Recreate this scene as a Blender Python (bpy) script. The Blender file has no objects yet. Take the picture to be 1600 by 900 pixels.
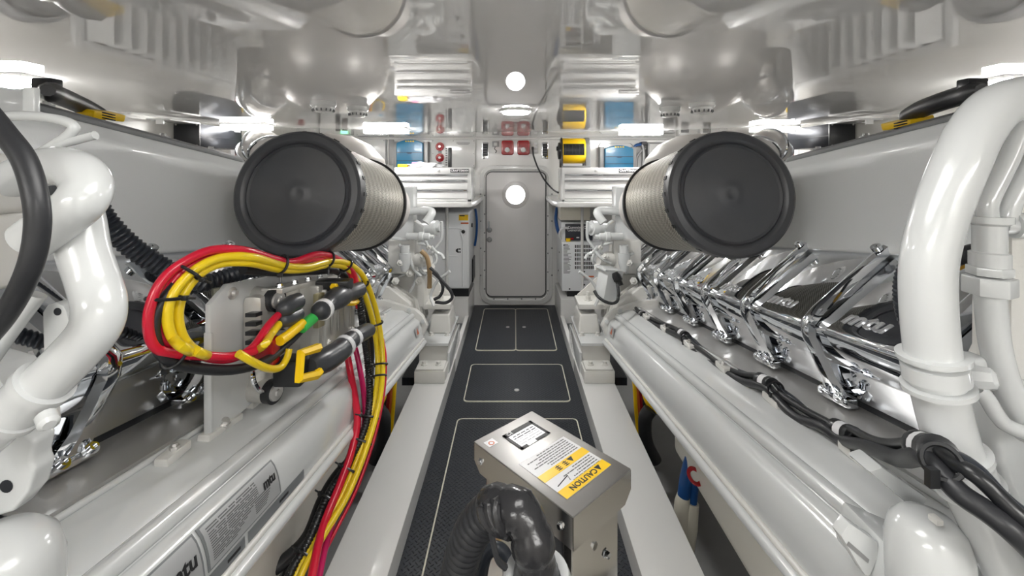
import bpy, bmesh, math, random
from mathutils import Vector, Matrix
random.seed(7)
R = math.radians
PI = math.pi
scene = bpy.context.scene
C = scene.collection

# ---------------------------------------------------------------- camera
F = 680.0            # focal length in pixels of a 1600 px wide frame
VX, HY = 804.0, 264.0   # where the room's long axis vanishes
CZ = 1.403           # lens height above the walkway
cam = bpy.data.cameras.new('camera')
cam.sensor_width = 36.0
cam.lens = 36.0 * F / 1600.0
cam.shift_x = -(VX - 800.0) / 1600.0
cam.shift_y = -(450.0 - HY) / 1600.0
cam.clip_start = 0.02
camo = bpy.data.objects.new('camera', cam)
C.objects.link(camo)
camo.location = (0, 0, CZ)
camo.rotation_euler = (R(90), 0, 0)
scene.camera = camo

# ---------------------------------------------------------------- world, exposure
w = bpy.data.worlds.new('world'); scene.world = w; w.use_nodes = True
w.node_tree.nodes['Background'].inputs[0].default_value = (0.8, 0.85, 0.9, 1)
w.node_tree.nodes['Background'].inputs[1].default_value = 0.3
scene.view_settings.view_transform = 'Standard'
scene.view_settings.look = 'None'
scene.view_settings.gamma = 1.0
scene.view_settings.use_curve_mapping = False
scene.view_settings.exposure = 1.62
LAMP = 24.0          # emission of the LED diffusers
scene.cycles.diffuse_bounces = 5
scene.cycles.glossy_bounces = 5
scene.cycles.sample_clamp_indirect = 6.0

# ---------------------------------------------------------------- helpers
def P(px, py, Y):
    """point seen at a pixel of the photograph, at distance Y along the room"""
    return Vector(((px - VX) * Y / F, Y, CZ - (py - HY) * Y / F))
def PXp(px, py, X):
    Y = F * X / (px - VX)
    return P(px, py, Y)
TA = (360.0 - HY) / F      # shaft angle of the engines

def lin(c):
    return c / 12.92 if c <= 0.04045 else ((c + 0.055) / 1.055) ** 2.4
def srgb(r, g, b):
    return (lin(r / 255.), lin(g / 255.), lin(b / 255.), 1)

MATS = {}
def mat(name, col, rough=0.5, metal=0.0, spec=0.5, coat=0.0, bump=None, emit=None, var=None, aniso=0, trans=0, alpha=1):
    """procedural principled material; bump=(scale,strength), var=(scale,amount,colour2)"""
    if name in MATS: return MATS[name]
    m = bpy.data.materials.new(name); m.use_nodes = True
    nt = m.node_tree; b = nt.nodes['Principled BSDF']
    b.inputs['Base Color'].default_value = col
    b.inputs['Roughness'].default_value = rough
    b.inputs['Metallic'].default_value = metal
    b.inputs['Specular IOR Level'].default_value = spec
    if coat:
        b.inputs['Coat Weight'].default_value = coat
        b.inputs['Coat Roughness'].default_value = 0.05
    if trans: b.inputs['Transmission Weight'].default_value = trans
    if alpha < 1: b.inputs['Alpha'].default_value = alpha
    if emit:
        b.inputs['Emission Color'].default_value = emit[0]
        b.inputs['Emission Strength'].default_value = emit[1]
    if bump or var:
        tc = nt.nodes.new('ShaderNodeTexCoord')
    if bump:
        n = nt.nodes.new('ShaderNodeTexNoise'); n.inputs['Scale'].default_value = bump[0]
        n.inputs['Detail'].default_value = 3
        bp = nt.nodes.new('ShaderNodeBump'); bp.inputs['Strength'].default_value = bump[1]
        bp.inputs['Distance'].default_value = 0.002
        nt.links.new(tc.outputs['Object'], n.inputs['Vector'])
        nt.links.new(n.outputs['Fac'], bp.inputs['Height'])
        nt.links.new(bp.outputs['Normal'], b.inputs['Normal'])
    if var:
        n2 = nt.nodes.new('ShaderNodeTexNoise'); n2.inputs['Scale'].default_value = var[0]
        n2.inputs['Detail'].default_value = 5
        rp = nt.nodes.new('ShaderNodeValToRGB')
        rp.color_ramp.elements[0].position = 0.5 - 0.5 * var[1]; rp.color_ramp.elements[1].position = 0.5 + 0.5 * var[1]
        rp.color_ramp.elements[0].color = col; rp.color_ramp.elements[1].color = var[2]
        nt.links.new(tc.outputs['Object'], n2.inputs['Vector'])
        nt.links.new(n2.outputs['Fac'], rp.inputs['Fac'])
        nt.links.new(rp.outputs['Color'], b.inputs['Base Color'])
    MATS[name] = m
    return m

WHITE = mat('white_gelcoat', (0.68, 0.68, 0.672, 1), 0.18, coat=0.3, var=(3, 0.6, (0.65, 0.65, 0.64, 1)))
CEIL = mat('gloss_ceiling', (0.88, 0.87, 0.86, 1), 0.0, 0.25, spec=0.5, var=(1.2, 0.8, (0.84, 0.83, 0.82, 1)))
WALLM = mat('wall_paint', (0.70, 0.685, 0.65, 1), 0.22, var=(2, 0.7, (0.66, 0.64, 0.60, 1)))
BULK = mat('bulkhead_paint', (0.72, 0.715, 0.70, 1), 0.14, coat=0.2)
ENG = mat('engine_white_enamel', (0.61, 0.625, 0.628, 1), 0.2, coat=0.45, var=(6, 0.5, (0.58, 0.595, 0.595, 1)))
ENGW = mat('engine_cast_white', (0.66, 0.655, 0.635, 1), 0.28, bump=(120, 0.25), var=(9, 0.6, (0.62, 0.61, 0.575, 1)))
BOXW = mat('intake_housing_paint', (0.86, 0.88, 0.89, 1), 0.3, coat=0.2, bump=(260, 0.18))
CHROME = mat('polished_chrome', (0.72, 0.74, 0.77, 1), 0.035, 1.0)
STEEL = mat('brushed_steel', (0.66, 0.65, 0.635, 1), 0.33, 0.7, bump=(300, 0.05))
LETTER = mat('satin_silver', (0.85, 0.86, 0.88, 1), 0.25, 0.6)
ALU = mat('cast_aluminium', (0.66, 0.65, 0.62, 1), 0.33, 0.55, bump=(90, 0.3))
LAG = mat('silver_lagging', (0.62, 0.60, 0.58, 1), 0.42, 0.45, bump=(30, 0.1))
BLACKR = mat('black_rubber', (0.018, 0.019, 0.022, 1), 0.42, bump=(150, 0.1))
BLACKP = mat('black_plastic', (0.012, 0.013, 0.015, 1), 0.3)
DARK = mat('dark_metal', (0.02, 0.022, 0.026, 1), 0.35)
NAVY = mat('dark_loom', (0.02, 0.024, 0.032, 1), 0.33)
GREYP = mat('grey_gasket', (0.16, 0.165, 0.17, 1), 0.45)
GREYM = mat('grey_metal', (0.30, 0.30, 0.30, 1), 0.4, 0.3)
CAPB = mat('filter_cap_rubber', (0.045, 0.048, 0.056, 1), 0.38, bump=(40, 0.15), var=(7, 0.5, (0.060, 0.060, 0.064, 1)))
RED = mat('red_cable', srgb(205, 20, 52), 0.28, coat=0.2)
MAG = mat('magenta_cable', srgb(190, 20, 90), 0.3)
YEL = mat('yellow_cable', srgb(236, 205, 30), 0.3, coat=0.2)
YELP = mat('yellow_plastic', srgb(250, 205, 8), 0.35)
GREEN = mat('green_tape', srgb(70, 200, 95), 0.45)
BLUE = mat('blue_enamel', srgb(22, 118, 160), 0.28, coat=0.2)
BLUEH = mat('blue_hose', srgb(24, 74, 135), 0.35)
ORANGE = mat('orange_print', srgb(200, 95, 40), 0.5)
REDE = mat('red_enamel', srgb(160, 18, 28), 0.25, coat=0.3)
BEIGE = mat('cream_paint', (0.68, 0.65, 0.56, 1), 0.35)
TAN = mat('tan_hose', srgb(150, 125, 90), 0.5)
PAPER = mat('label_white', (0.78, 0.78, 0.80, 1), 0.45)
FOIL = mat('label_silver', (0.50, 0.51, 0.52, 1), 0.38, 0.4)
LABG = mat('label_grey', (0.20, 0.21, 0.22, 1), 0.35, 0.2)
INK = mat('black_ink', (0.012, 0.012, 0.014, 1), 0.5)
INKG = mat('grey_ink', (0.12, 0.12, 0.125, 1), 0.5)
WINK = mat('white_ink', (0.8, 0.8, 0.8, 1), 0.5)
CREAMLINE = mat('hatch_edge_strip', (0.62, 0.60, 0.50, 1), 0.4)
LED = mat('led_diffuser', (0.9, 0.9, 0.9, 1), 0.4, emit=((1.0, 0.985, 0.955, 1), LAMP))
FILLTOP = mat('overhead_fill_diffuser', (0.9, 0.9, 0.9, 1), 0.4, emit=((1.0, 0.985, 0.955, 1), LAMP * 0.13))  # glow of the added fill panel overhead, outside the frame
LEDS = mat('led_side_diffuser', (0.9, 0.9, 0.9, 1), 0.4, emit=((1.0, 0.985, 0.955, 1), LAMP * 0.38))
LEDR = mat('led_round_diffuser', (0.9, 0.9, 0.9, 1), 0.4, emit=((1.0, 0.985, 0.955, 1), LAMP * 3.0))
FILLREAR = mat('rear_fill_diffuser', (0.9, 0.9, 0.9, 1), 0.4, emit=((1.0, 0.985, 0.955, 1), LAMP * 0.34))  # glow of the two added fill panels behind the camera
PORT = mat('lit_porthole_glass', (0.9, 0.9, 0.9, 1), 0.1, emit=((1, 1, 1, 1), 2.2))
GLED = mat('green_led', (0.1, 0.6, 0.2, 1), 0.3, emit=((0.15, 1, 0.35, 1), 1.2))
BAG = mat('clear_plastic_bag', (0.75, 0.75, 0.77, 1), 0.12, bump=(35, 0.9))
LENS = mat('clear_lens', (0.75, 0.73, 0.72, 1), 0.08)
BILGE = mat('bilge_paint', (0.22, 0.22, 0.22, 1), 0.5, var=(4, 0.6, (0.30, 0.30, 0.30, 1)))
PAN = mat('oil_pan_cream', (0.66, 0.64, 0.58, 1), 0.35)
DARKFAN = mat('fan_grey', (0.22, 0.22, 0.225, 1), 0.4)

def nodes_of(m): return m.node_tree.nodes, m.node_tree.links
def math_node(nt, op, a, b=None, c=None):
    n = nt.nodes.new('ShaderNodeMath'); n.operation = op
    for i, v in enumerate((a, b, c)):
        if v is None: continue
        if isinstance(v, (int, float)): n.inputs[i].default_value = v
        else: nt.links.new(v, n.inputs[i])
    return n.outputs[0]

def diamond_plate():
    m = bpy.data.materials.new('diamond_plate_rubber'); m.use_nodes = True
    nt = m.node_tree; b = nt.nodes['Principled BSDF']
    b.inputs['Base Color'].default_value = (0.020, 0.024, 0.031, 1)
    b.inputs['Roughness'].default_value = 0.36
    tc = nt.nodes.new('ShaderNodeTexCoord'); mp = nt.nodes.new('ShaderNodeMapping')
    s = 1 / 0.0165
    mp.inputs['Scale'].default_value = (s, s, s); mp.inputs['Rotation'].default_value = (0, 0, R(45))
    sp = nt.nodes.new('ShaderNodeSeparateXYZ')
    nt.links.new(tc.outputs['Object'], mp.inputs['Vector']); nt.links.new(mp.outputs['Vector'], sp.inputs[0])
    x, y = sp.outputs[0], sp.outputs[1]
    fx = math_node(nt, 'SUBTRACT', math_node(nt, 'FRACT', x), 0.5)
    fy = math_node(nt, 'SUBTRACT', math_node(nt, 'FRACT', y), 0.5)
    par = math_node(nt, 'FLOORED_MODULO', math_node(nt, 'ADD', math_node(nt, 'FLOOR', x), math_node(nt, 'FLOOR', y)), 2.0)
    par = math_node(nt, 'GREATER_THAN', par, 0.5)
    inv = math_node(nt, 'SUBTRACT', 1.0, par)
    ka = math_node(nt, 'ADD', math_node(nt, 'MULTIPLY', par, 2.1), math_node(nt, 'MULTIPLY', inv, 7.0))
    kb = math_node(nt, 'ADD', math_node(nt, 'MULTIPLY', par, 7.0), math_node(nt, 'MULTIPLY', inv, 2.1))
    ax = math_node(nt, 'POWER', math_node(nt, 'ABSOLUTE', math_node(nt, 'MULTIPLY', fx, ka)), 2.0)
    ay = math_node(nt, 'POWER', math_node(nt, 'ABSOLUTE', math_node(nt, 'MULTIPLY', fy, kb)), 2.0)
    d = math_node(nt, 'SUBTRACT', 1.0, math_node(nt, 'ADD', ax, ay))
    d = math_node(nt, 'MAXIMUM', d, 0.0)
    bp = nt.nodes.new('ShaderNodeBump'); bp.inputs['Strength'].default_value = 1.0; bp.inputs['Distance'].default_value = 0.007
    nt.links.new(d, bp.inputs['Height']); nt.links.new(bp.outputs['Normal'], b.inputs['Normal'])
    return m
PLATE = diamond_plate()

def filter_mesh_mat():
    m = bpy.data.materials.new('expanded_metal_mesh'); m.use_nodes = True
    nt = m.node_tree; b = nt.nodes['Principled BSDF']
    b.inputs['Roughness'].default_value = 0.42; b.inputs['Metallic'].default_value = 0.35
    tc = nt.nodes.new('ShaderNodeTexCoord'); sp = nt.nodes.new('ShaderNodeSeparateXYZ')
    nt.links.new(tc.outputs['UV'], sp.inputs[0])
    u, v = sp.outputs[0], sp.outputs[1]
    # diamonds: |sin| lattice of two crossing families
    a = math_node(nt, 'MULTIPLY', u, 96.0); c = math_node(nt, 'MULTIPLY', v, 36.0)
    s1 = math_node(nt, 'ABSOLUTE', math_node(nt, 'SINE', math_node(nt, 'MULTIPLY', math_node(nt, 'ADD', a, c), PI)))
    s2 = math_node(nt, 'ABSOLUTE', math_node(nt, 'SINE', math_node(nt, 'MULTIPLY', math_node(nt, 'SUBTRACT', a, c), PI)))
    mesh = math_node(nt, 'MINIMUM', s1, s2)                    # 0 on the wires
    band = math_node(nt, 'SINE', math_node(nt, 'MULTIPLY', v, 2 * PI * 11))
    band = math_node(nt, 'MULTIPLY_ADD', band, 0.10, 0.0)
    k = math_node(nt, 'ADD', mesh, band)
    rp = nt.nodes.new('ShaderNodeValToRGB')
    rp.color_ramp.elements[0].position = 0.18; rp.color_ramp.elements[0].color = (0.62, 0.59, 0.52, 1)
    rp.color_ramp.elements[1].position = 0.55; rp.color_ramp.elements[1].color = (0.10, 0.09, 0.07, 1)
    nt.links.new(k, rp.inputs['Fac']); nt.links.new(rp.outputs['Color'], b.inputs['Base Color'])
    bp = nt.nodes.new('ShaderNodeBump'); bp.inputs['Strength'].default_value = 0.7; bp.inputs['Distance'].default_value = 0.003
    bp.invert = True
    nt.links.new(k, bp.inputs['Height']); nt.links.new(bp.outputs['Normal'], b.inputs['Normal'])
    return m
FMESH = filter_mesh_mat()

# ---- mesh building
def BM(): return bmesh.new()
def faces_from(bm, pts, faces):
    vs = [bm.verts.new(p) for p in pts]
    out = []
    for f in faces:
        try: out.append(bm.faces.new([vs[i] for i in f]))
        except ValueError: pass
    return vs
def box(bm, c, size, rot=None):
    c = Vector(c); hx, hy, hz = size[0] / 2, size[1] / 2, size[2] / 2
    pts = []
    for x in (-hx, hx):
        for y in (-hy, hy):
            for z in (-hz, hz):
                v = Vector((x, y, z))
                if rot is not None: v = rot @ v
                pts.append(c + v)
    faces_from(bm, pts, [(0, 1, 3, 2), (4, 6, 7, 5), (0, 4, 5, 1), (2, 3, 7, 6), (0, 2, 6, 4), (1, 5, 7, 3)])
    return bm
def box2(bm, a, b):
    a, b = Vector(a), Vector(b)
    return box(bm, (a + b) / 2, (abs(b.x - a.x), abs(b.y - a.y), abs(b.z - a.z)))
def prism(bm, poly, vec):
    poly = [Vector(p) for p in poly]; vec = Vector(vec); n = len(poly)
    pts = poly + [p + vec for p in poly]
    fs = [tuple(range(n))[::-1], tuple(range(n, 2 * n))]
    for i in range(n):
        j = (i + 1) % n
        fs.append((i, j, j + n, i + n))
    faces_from(bm, pts, fs)
    return bm
def frame_of(axis):
    a = Vector(axis).normalized()
    t = Vector((0, 0, 1)) if abs(a.z) < 0.9 else Vector((1, 0, 0))
    x = t.cross(a).normalized(); y = a.cross(x).normalized()
    return x, y, a
def lathe(bm, o, axis, prof, seg=32, uv=False, phase=0.0, close=True):
    """prof: list of (distance along axis, radius)"""
    o = Vector(o); x, y, a = frame_of(axis)
    rings = []
    for t, r in prof:
        if r < 1e-6: rings.append([bm.verts.new(o + a * t)])
        else:
            rings.append([bm.verts.new(o + a * t + (x * math.cos(phase + 2 * PI * k / seg) + y * math.sin(phase + 2 * PI * k / seg)) * r) for k in range(seg)])
    lay = bm.loops.layers.uv.verify() if uv else None
    T = prof[-1][0] - prof[0][0] or 1
    for i in range(len(rings) - 1):
        A, B = rings[i], rings[i + 1]
        for k in range(seg):
            k2 = (k + 1) % seg
            if len(A) == 1 and len(B) == 1: continue
            if len(A) == 1: f = bm.faces.new((A[0], B[k2], B[k]))
            elif len(B) == 1: f = bm.faces.new((A[k], A[k2], B[0]))
            else: f = bm.faces.new((A[k], A[k2], B[k2], B[k]))
            if uv and len(A) > 1 and len(B) > 1:
                uvs = [(k / seg, (prof[i][0] - prof[0][0]) / T), ((k + 1) / seg, (prof[i][0] - prof[0][0]) / T),
                       ((k + 1) / seg, (prof[i + 1][0] - prof[0][0]) / T), (k / seg, (prof[i + 1][0] - prof[0][0]) / T)]
                for l, c in zip(f.loops, uvs): l[lay].uv = c
    if close:
        if len(rings[0]) > 1: bm.faces.new(rings[0][::-1])
        if len(rings[-1]) > 1: bm.faces.new(rings[-1])
    return bm
def cyl(bm, a, b, r, seg=20, r2=None):
    a, b = Vector(a), Vector(b); d = b - a
    return lathe(bm, a, d, [(0, r), (d.length, r if r2 is None else r2)], seg)
def cr(pts, n=8, closed=False):
    """Catmull-Rom through points"""
    pts = [Vector(p) for p in pts]; out = []
    N = len(pts)
    rng = range(N) if closed else range(N - 1)
    for i in rng:
        if closed: p0, p1, p2, p3 = pts[(i - 1) % N], pts[i], pts[(i + 1) % N], pts[(i + 2) % N]
        else:
            p1, p2 = pts[i], pts[i + 1]
            p0 = pts[i - 1] if i > 0 else p1 * 2 - p2
            p3 = pts[i + 2] if i + 2 < N else p2 * 2 - p1
        for k in range(n):
            t = k / n
            out.append(0.5 * ((2 * p1) + (p2 - p0) * t + (2 * p0 - 5 * p1 + 4 * p2 - p3) * t * t + (3 * p1 - p0 - 3 * p2 + p3) * t ** 3))
    if not closed: out.append(pts[-1])
    return out
def resample(pts, step):
    out = [pts[0].copy()]; acc = 0.0
    for a, b in zip(pts[:-1], pts[1:]):
        L = (b - a).length
        if L < 1e-9: continue
        t = step - acc
        while t <= L:
            out.append(a.lerp(b, t / L)); t += step
        acc = (acc + L) % step
    return out
def tube(bm, pts, r, seg=12, off=None):
    """r: number or list; off=(a,b) shifts the tube in its moving frame"""
    pts = [Vector(p) for p in pts]
    n = len(pts)
    rs = r if isinstance(r, (list, tuple)) else [r] * n
    tan = []
    for i in range(n):
        d = (pts[min(i + 1, n - 1)] - pts[max(i - 1, 0)])
        tan.append(d.normalized() if d.length > 1e-9 else Vector((0, 1, 0)))
    x, y, _ = frame_of(tan[0])
    rings = []
    for i in range(n):
        a = tan[i]
        x = (x - a * x.dot(a)).normalized(); y = a.cross(x)
        c = pts[i] + (x * off[0] + y * off[1] if off else Vector((0, 0, 0)))
        rings.append([bm.verts.new(c + (x * math.cos(2 * PI * k / seg) + y * math.sin(2 * PI * k / seg)) * rs[i]) for k in range(seg)])
    for A, B in zip(rings[:-1], rings[1:]):
        for k in range(seg):
            bm.faces.new((A[k], A[(k + 1) % seg], B[(k + 1) % seg], B[k]))
    bm.faces.new(rings[0][::-1]); bm.faces.new(rings[-1])
    return bm
def corrugated(bm, pts, r, pitch, depth=0.12, seg=14):
    q = resample(pts, pitch / 4.0)
    rs = [r * (1 + depth * (1, 0.2, -1, 0.2)[i % 4]) for i in range(len(q))]
    return tube(bm, q, rs, seg)
def torus_ring(bm, c, axis, Rr, r, seg=32, s2=8, squash=1.0):
    x, y, a = frame_of(axis); c = Vector(c)
    rings = []
    for k in range(seg):
        d = x * math.cos(2 * PI * k / seg) + y * math.sin(2 * PI * k / seg)
        rings.append([bm.verts.new(c + d * (Rr + r * math.cos(2 * PI * j / s2)) + a * (r * squash * math.sin(2 * PI * j / s2))) for j in range(s2)])
    for k in range(seg):
        A, B = rings[k], rings[(k + 1) % seg]
        for j in range(s2):
            bm.faces.new((A[j], B[j], B[(j + 1) % s2], A[(j + 1) % s2]))
    return bm
def rrect(w, h, r, n=5):
    """rounded rectangle outline in 2-D, centred"""
    out = []
    for cx, cy, a0 in ((w / 2 - r, h / 2 - r, 0), (-w / 2 + r, h / 2 - r, 90), (-w / 2 + r, -h / 2 + r, 180), (w / 2 - r, -h / 2 + r, 270)):
        for k in range(n + 1):
            a = R(a0 + 90.0 * k / n)
            out.append((cx + r * math.cos(a), cy + r * math.sin(a)))
    return out
def rplate(bm, c, w, h, r, depth, ux=(1, 0, 0), uy=(0, 0, 1), n=5):
    """rounded plate; grows by depth along ux x uy"""
    c, ux, uy = Vector(c), Vector(ux).normalized(), Vector(uy).normalized()
    nrm = ux.cross(uy)
    return prism(bm, [c + ux * a + uy * b for a, b in rrect(w, h, r, n)], nrm * depth)
def rring(bm, c, w, h, r, t, depth, ux=(1, 0, 0), uy=(0, 0, 1), n=6):
    c, ux, uy = Vector(c), Vector(ux).normalized(), Vector(uy).normalized()
    nrm = ux.cross(uy) * depth
    A = [c + ux * a + uy * b for a, b in rrect(w, h, r, n)]
    B = [c + ux * a + uy * b for a, b in rrect(w - 2 * t, h - 2 * t, max(r - t, 0.002), n)]
    N = len(A)
    pts = A + B + [p + nrm for p in A] + [p + nrm for p in B]
    fs = []
    for i in range(N):
        j = (i + 1) % N
        fs += [(i, j, N + j, N + i), (2 * N + i, 3 * N + i, 3 * N + j, 2 * N + j), (i, 2 * N + i, 2 * N + j, j), (N + i, N + j, 3 * N + j, 3 * N + i)]
    faces_from(bm, pts, fs)
    return bm

def obj(name, bm, m, parent=None, bev=0, smooth=38, bseg=2):
    bmesh.ops.recalc_face_normals(bm, faces=bm.faces[:])
    if bev:
        es = [e for e in bm.edges if len(e.link_faces) == 2 and e.calc_face_angle(0) > R(35)]
        bmesh.ops.bevel(bm, geom=es, offset=bev, segments=bseg, profile=0.6, affect='EDGES', clamp_overlap=True)
        bmesh.ops.recalc_face_normals(bm, faces=bm.faces[:])
    me = bpy.data.meshes.new(name)
    bm.to_mesh(me); bm.free()
    me.materials.append(m)
    if smooth:
        me.shade_smooth(); me.set_sharp_from_angle(angle=R(smooth))
    o = bpy.data.objects.new(name, me); C.objects.link(o)
    if parent is not None: adopt(o, parent)
    return o
WL = {}
def adopt(o, parent):
    o.parent = parent
    if parent.name in WL: o.matrix_parent_inverse = Matrix.Translation(-WL[parent.name])
def tag(o, label=None, cat=None, group=None, kind=None):
    if label: o['label'] = label
    if cat: o['category'] = cat
    if group: o['group'] = group
    if kind: o['kind'] = kind
    return o
def thing(name, label, cat, loc=(0, 0, 0), group=None, kind=None):
    o = bpy.data.objects.new(name, None); C.objects.link(o)
    o.empty_display_size = 0.05
    o.location = loc; WL[o.name] = Vector(loc)
    return tag(o, label, cat, group, kind)
def share(src, parent, off):
    o = bpy.data.objects.new(src.name.split('.')[0], src.data); C.objects.link(o)
    adopt(o, parent)
    o.location = Vector(src.location) + Vector(off)
    return o
def text(name, s, size, o, ux, uy, m, parent, depth=0.0006, shear=0.0, bold=0.0, align='CENTER', sx=1.0):
    cu = bpy.data.curves.new(name, 'FONT'); cu.body = s; cu.size = size
    cu.align_x = align; cu.align_y = 'CENTER'; cu.extrude = depth; cu.shear = shear; cu.offset = bold
    cu.resolution_u = 3
    t = bpy.data.objects.new('tmp_text', cu); C.objects.link(t)
    dg = bpy.context.evaluated_depsgraph_get(); dg.update()
    me = bpy.data.meshes.new_from_object(t.evaluated_get(dg))
    bpy.data.objects.remove(t); bpy.data.curves.remove(cu)
    ux, uy = Vector(ux).normalized(), Vector(uy).normalized(); n = ux.cross(uy)
    M4 = Matrix(((ux.x * sx, uy.x, n.x, o[0]), (ux.y * sx, uy.y, n.y, o[1]), (ux.z * sx, uy.z, n.z, o[2]), (0, 0, 0, 1)))
    me.transform(M4); me.name = name
    me.materials.clear(); me.materials.append(m)
    ob = bpy.data.objects.new(name, me); C.objects.link(ob)
    if parent is not None: adopt(ob, parent)
    return ob
def bolt(bm, c, axis, r=0.006, h=0.005):
    lathe(bm, c, axis, [(0, r * 1.45), (h * 0.25, r * 1.45), (h * 0.3, r), (h, r)], 6)
    return bm
def struct(name, bm, m, bev=0, label=None):
    o = obj(name, bm, m, None, bev); o['kind'] = 'structure'
    if label: o['label'] = label
    return o

# ---------------------------------------------------------------- the room shell
FAR, BACK, SIDE, TOP = 4.5, -1.3, 2.2, 1.72
b = BM(); box2(b, (-SIDE, BACK, TOP), (SIDE, FAR, TOP + 0.05)); struct('ceiling', b, CEIL, label='glossy pale ceiling that mirrors the room')
b = BM(); box2(b, (-SIDE - 0.05, BACK, -0.35), (-SIDE, FAR, TOP)); struct('wall_left', b, WALLM)
b = BM(); box2(b, (SIDE, BACK, -0.35), (SIDE + 0.05, FAR, TOP)); struct('wall_right', b, WALLM)
b = BM(); box2(b, (-SIDE, FAR, -0.35), (SIDE, FAR + 0.05, TOP)); struct('wall_far', b, BULK)
b = BM(); box2(b, (-SIDE, BACK - 0.05, -0.35), (SIDE, BACK, TOP)); struct('wall_back', b, WALLM)
b = BM(); box2(b, (-SIDE, BACK, -0.40), (SIDE, FAR, -0.33)); struct('bilge_floor', b, BILGE, label='grey painted bilge under the engines')
# rounded corner moulding between far wall and ceiling
b = BM(); cyl(b, (-SIDE, FAR - 0.006, TOP - 0.006), (SIDE, FAR - 0.006, TOP - 0.006), 0.012, 10); struct('trim_1', b, BULK)

# walkway deck of black diamond plate with lift-out hatches
deck = thing('floor', 'black diamond-plate walkway between the engines', None, (0, 1.6, -0.04), kind='structure')
b = BM(); box2(b, (-0.42, BACK, -0.04), (0.43, FAR, -0.004)); obj('deck_plate', b, PLATE, deck)
b = BM(); box2(b, (-0.75, 2.9, -0.04), (-0.42, 3.92, 0.012)); obj('side_deck', b, PLATE, deck)
b = BM(); box2(b, (0.43, 2.9, -0.04), (0.75, 3.92, 0.012)); obj('side_deck', b, PLATE, deck)
def hatch(x0, x1, y0, y1, ring=None):
    b = BM(); rplate(b, ((x0 + x1) / 2, (y0 + y1) / 2, -0.004), x1 - x0, y1 - y0, 0.025, 0.004, (1, 0, 0), (0, 1, 0))
    h = obj('hatch_panel', b, PLATE, deck)
    b = BM(); rring(b, ((x0 + x1) / 2, (y0 + y1) / 2, -0.004), x1 - x0 + 0.012, y1 - y0 + 0.012, 0.03, 0.006, 0.006, (1, 0, 0), (0, 1, 0))
    obj('hatch_edging', b, CREAMLINE, h)
    for rx, ry in ring or []:
        b = BM(); lathe(b, (rx, ry, 0.0), (0, 0, 1), [(0, 0.016), (0.003, 0.016), (0.004, 0.011), (0.002, 0.009), (0.002, 0)], 20)
        obj('lift_ring', b, STEEL, h)
hatch(-0.30, 0.006, 3.37, 4.36, [(-0.06, 3.86)])
hatch(0.014, 0.325, 3.37, 4.36, [(0.085, 3.86)])
hatch(-0.305, 0.335, 2.63, 3.12, [(0.014, 2.76)])
hatch(-0.315, 0.345, 0.95, 2.44)
# engine stringers along the walkway
for s, nm in ((-1, 'left'), (1, 'right')):
    b = BM()
    box2(b, (s * 0.41, BACK, -0.35), (s * 0.615, 3.02, 0.09))
    box2(b, (s * 0.41, 3.02, -0.35), (s * 0.445, 3.92, 0.085))
    struct('engine_stringer', b, WHITE, 0.006, 'white girder along the %s edge of the walkway' % nm)
    b = BM(); box2(b, (s * 0.415, 3.92, -0.3), (s * 2.19, FAR, 0.23))
    struct('generator_platform', b, WHITE, 0.012, 'white raised platform under the %s generator' % nm)

# ---------------------------------------------------------------- ceiling lamps
def led_bar(c, L, W, label, ry=0.0, m=None):
    t = thing('ceiling_light', label, 'light', (c[0], c[1], TOP))
    rot = Matrix.Rotation(ry, 3, 'Z')
    b = BM(); box(b, (c[0], c[1], TOP - 0.006), (L + 0.01, W + 0.01, 0.011), rot); obj('housing', b, WHITE, t, 0.003)
    b = BM(); box(b, (c[0], c[1], TOP - 0.026), (L, W, 0.028), rot); obj('diffuser', b, m or LED, t, 0.005)
led_bar((-1.0, 3.40), 0.33, 0.10, 'lit LED bar on the ceiling left of the door, above the blue cabinet')
led_bar((1.02, 3.52), 0.33, 0.10, 'lit LED bar on the ceiling right of the door, beyond the smoke detectors')
led_bar((-1.88, 3.06), 0.30, 0.13, 'lit LED bar on the ceiling beside the left black amplifier', 0.0, LEDS)
led_bar((1.92, 3.22), 0.30, 0.13, 'lit LED bar on the ceiling beside the right black amplifier', 0.0, LEDS)
led_bar((-1.79, 1.47), 0.33, 0.07, 'lit LED bar on the ceiling at the far left edge')
led_bar((1.81, 1.50), 0.33, 0.07, 'lit LED bar on the ceiling behind the big white pipe at right')
for x, y, L_, W_, nm in ((0, 0.42, 0.50, 0.36, 'right above the viewer'), (-0.9, -0.85, 0.9, 0.3, 'behind the viewer on the left'), (0.9, -0.85, 0.9, 0.3, 'behind the viewer on the right')):  # unseen fill panels, added to brighten the housings and camera-facing surfaces
    led_bar((x, y), L_, W_, 'added wide LED fill panel, out of view on the ceiling %s' % nm, 0.0, FILLTOP if y > 0 else FILLREAR)
t = thing('round_ceiling_light', 'round lit ceiling lamp above the walkway in front of the door', 'light', (0.007, 2.35, TOP))
b = BM(); lathe(b, (0.007, 2.35, TOP), (0, 0, -1), [(0, 0.088), (0.008, 0.088), (0.012, 0.076)], 40); obj('bezel', b, WHITE, t)
b = BM(); lathe(b, (0.007, 2.35, TOP - 0.008), (0, 0, -1), [(0, 0.074), (0.010, 0.070), (0.014, 0)], 40); obj('diffuser', b, LEDR, t)

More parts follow.
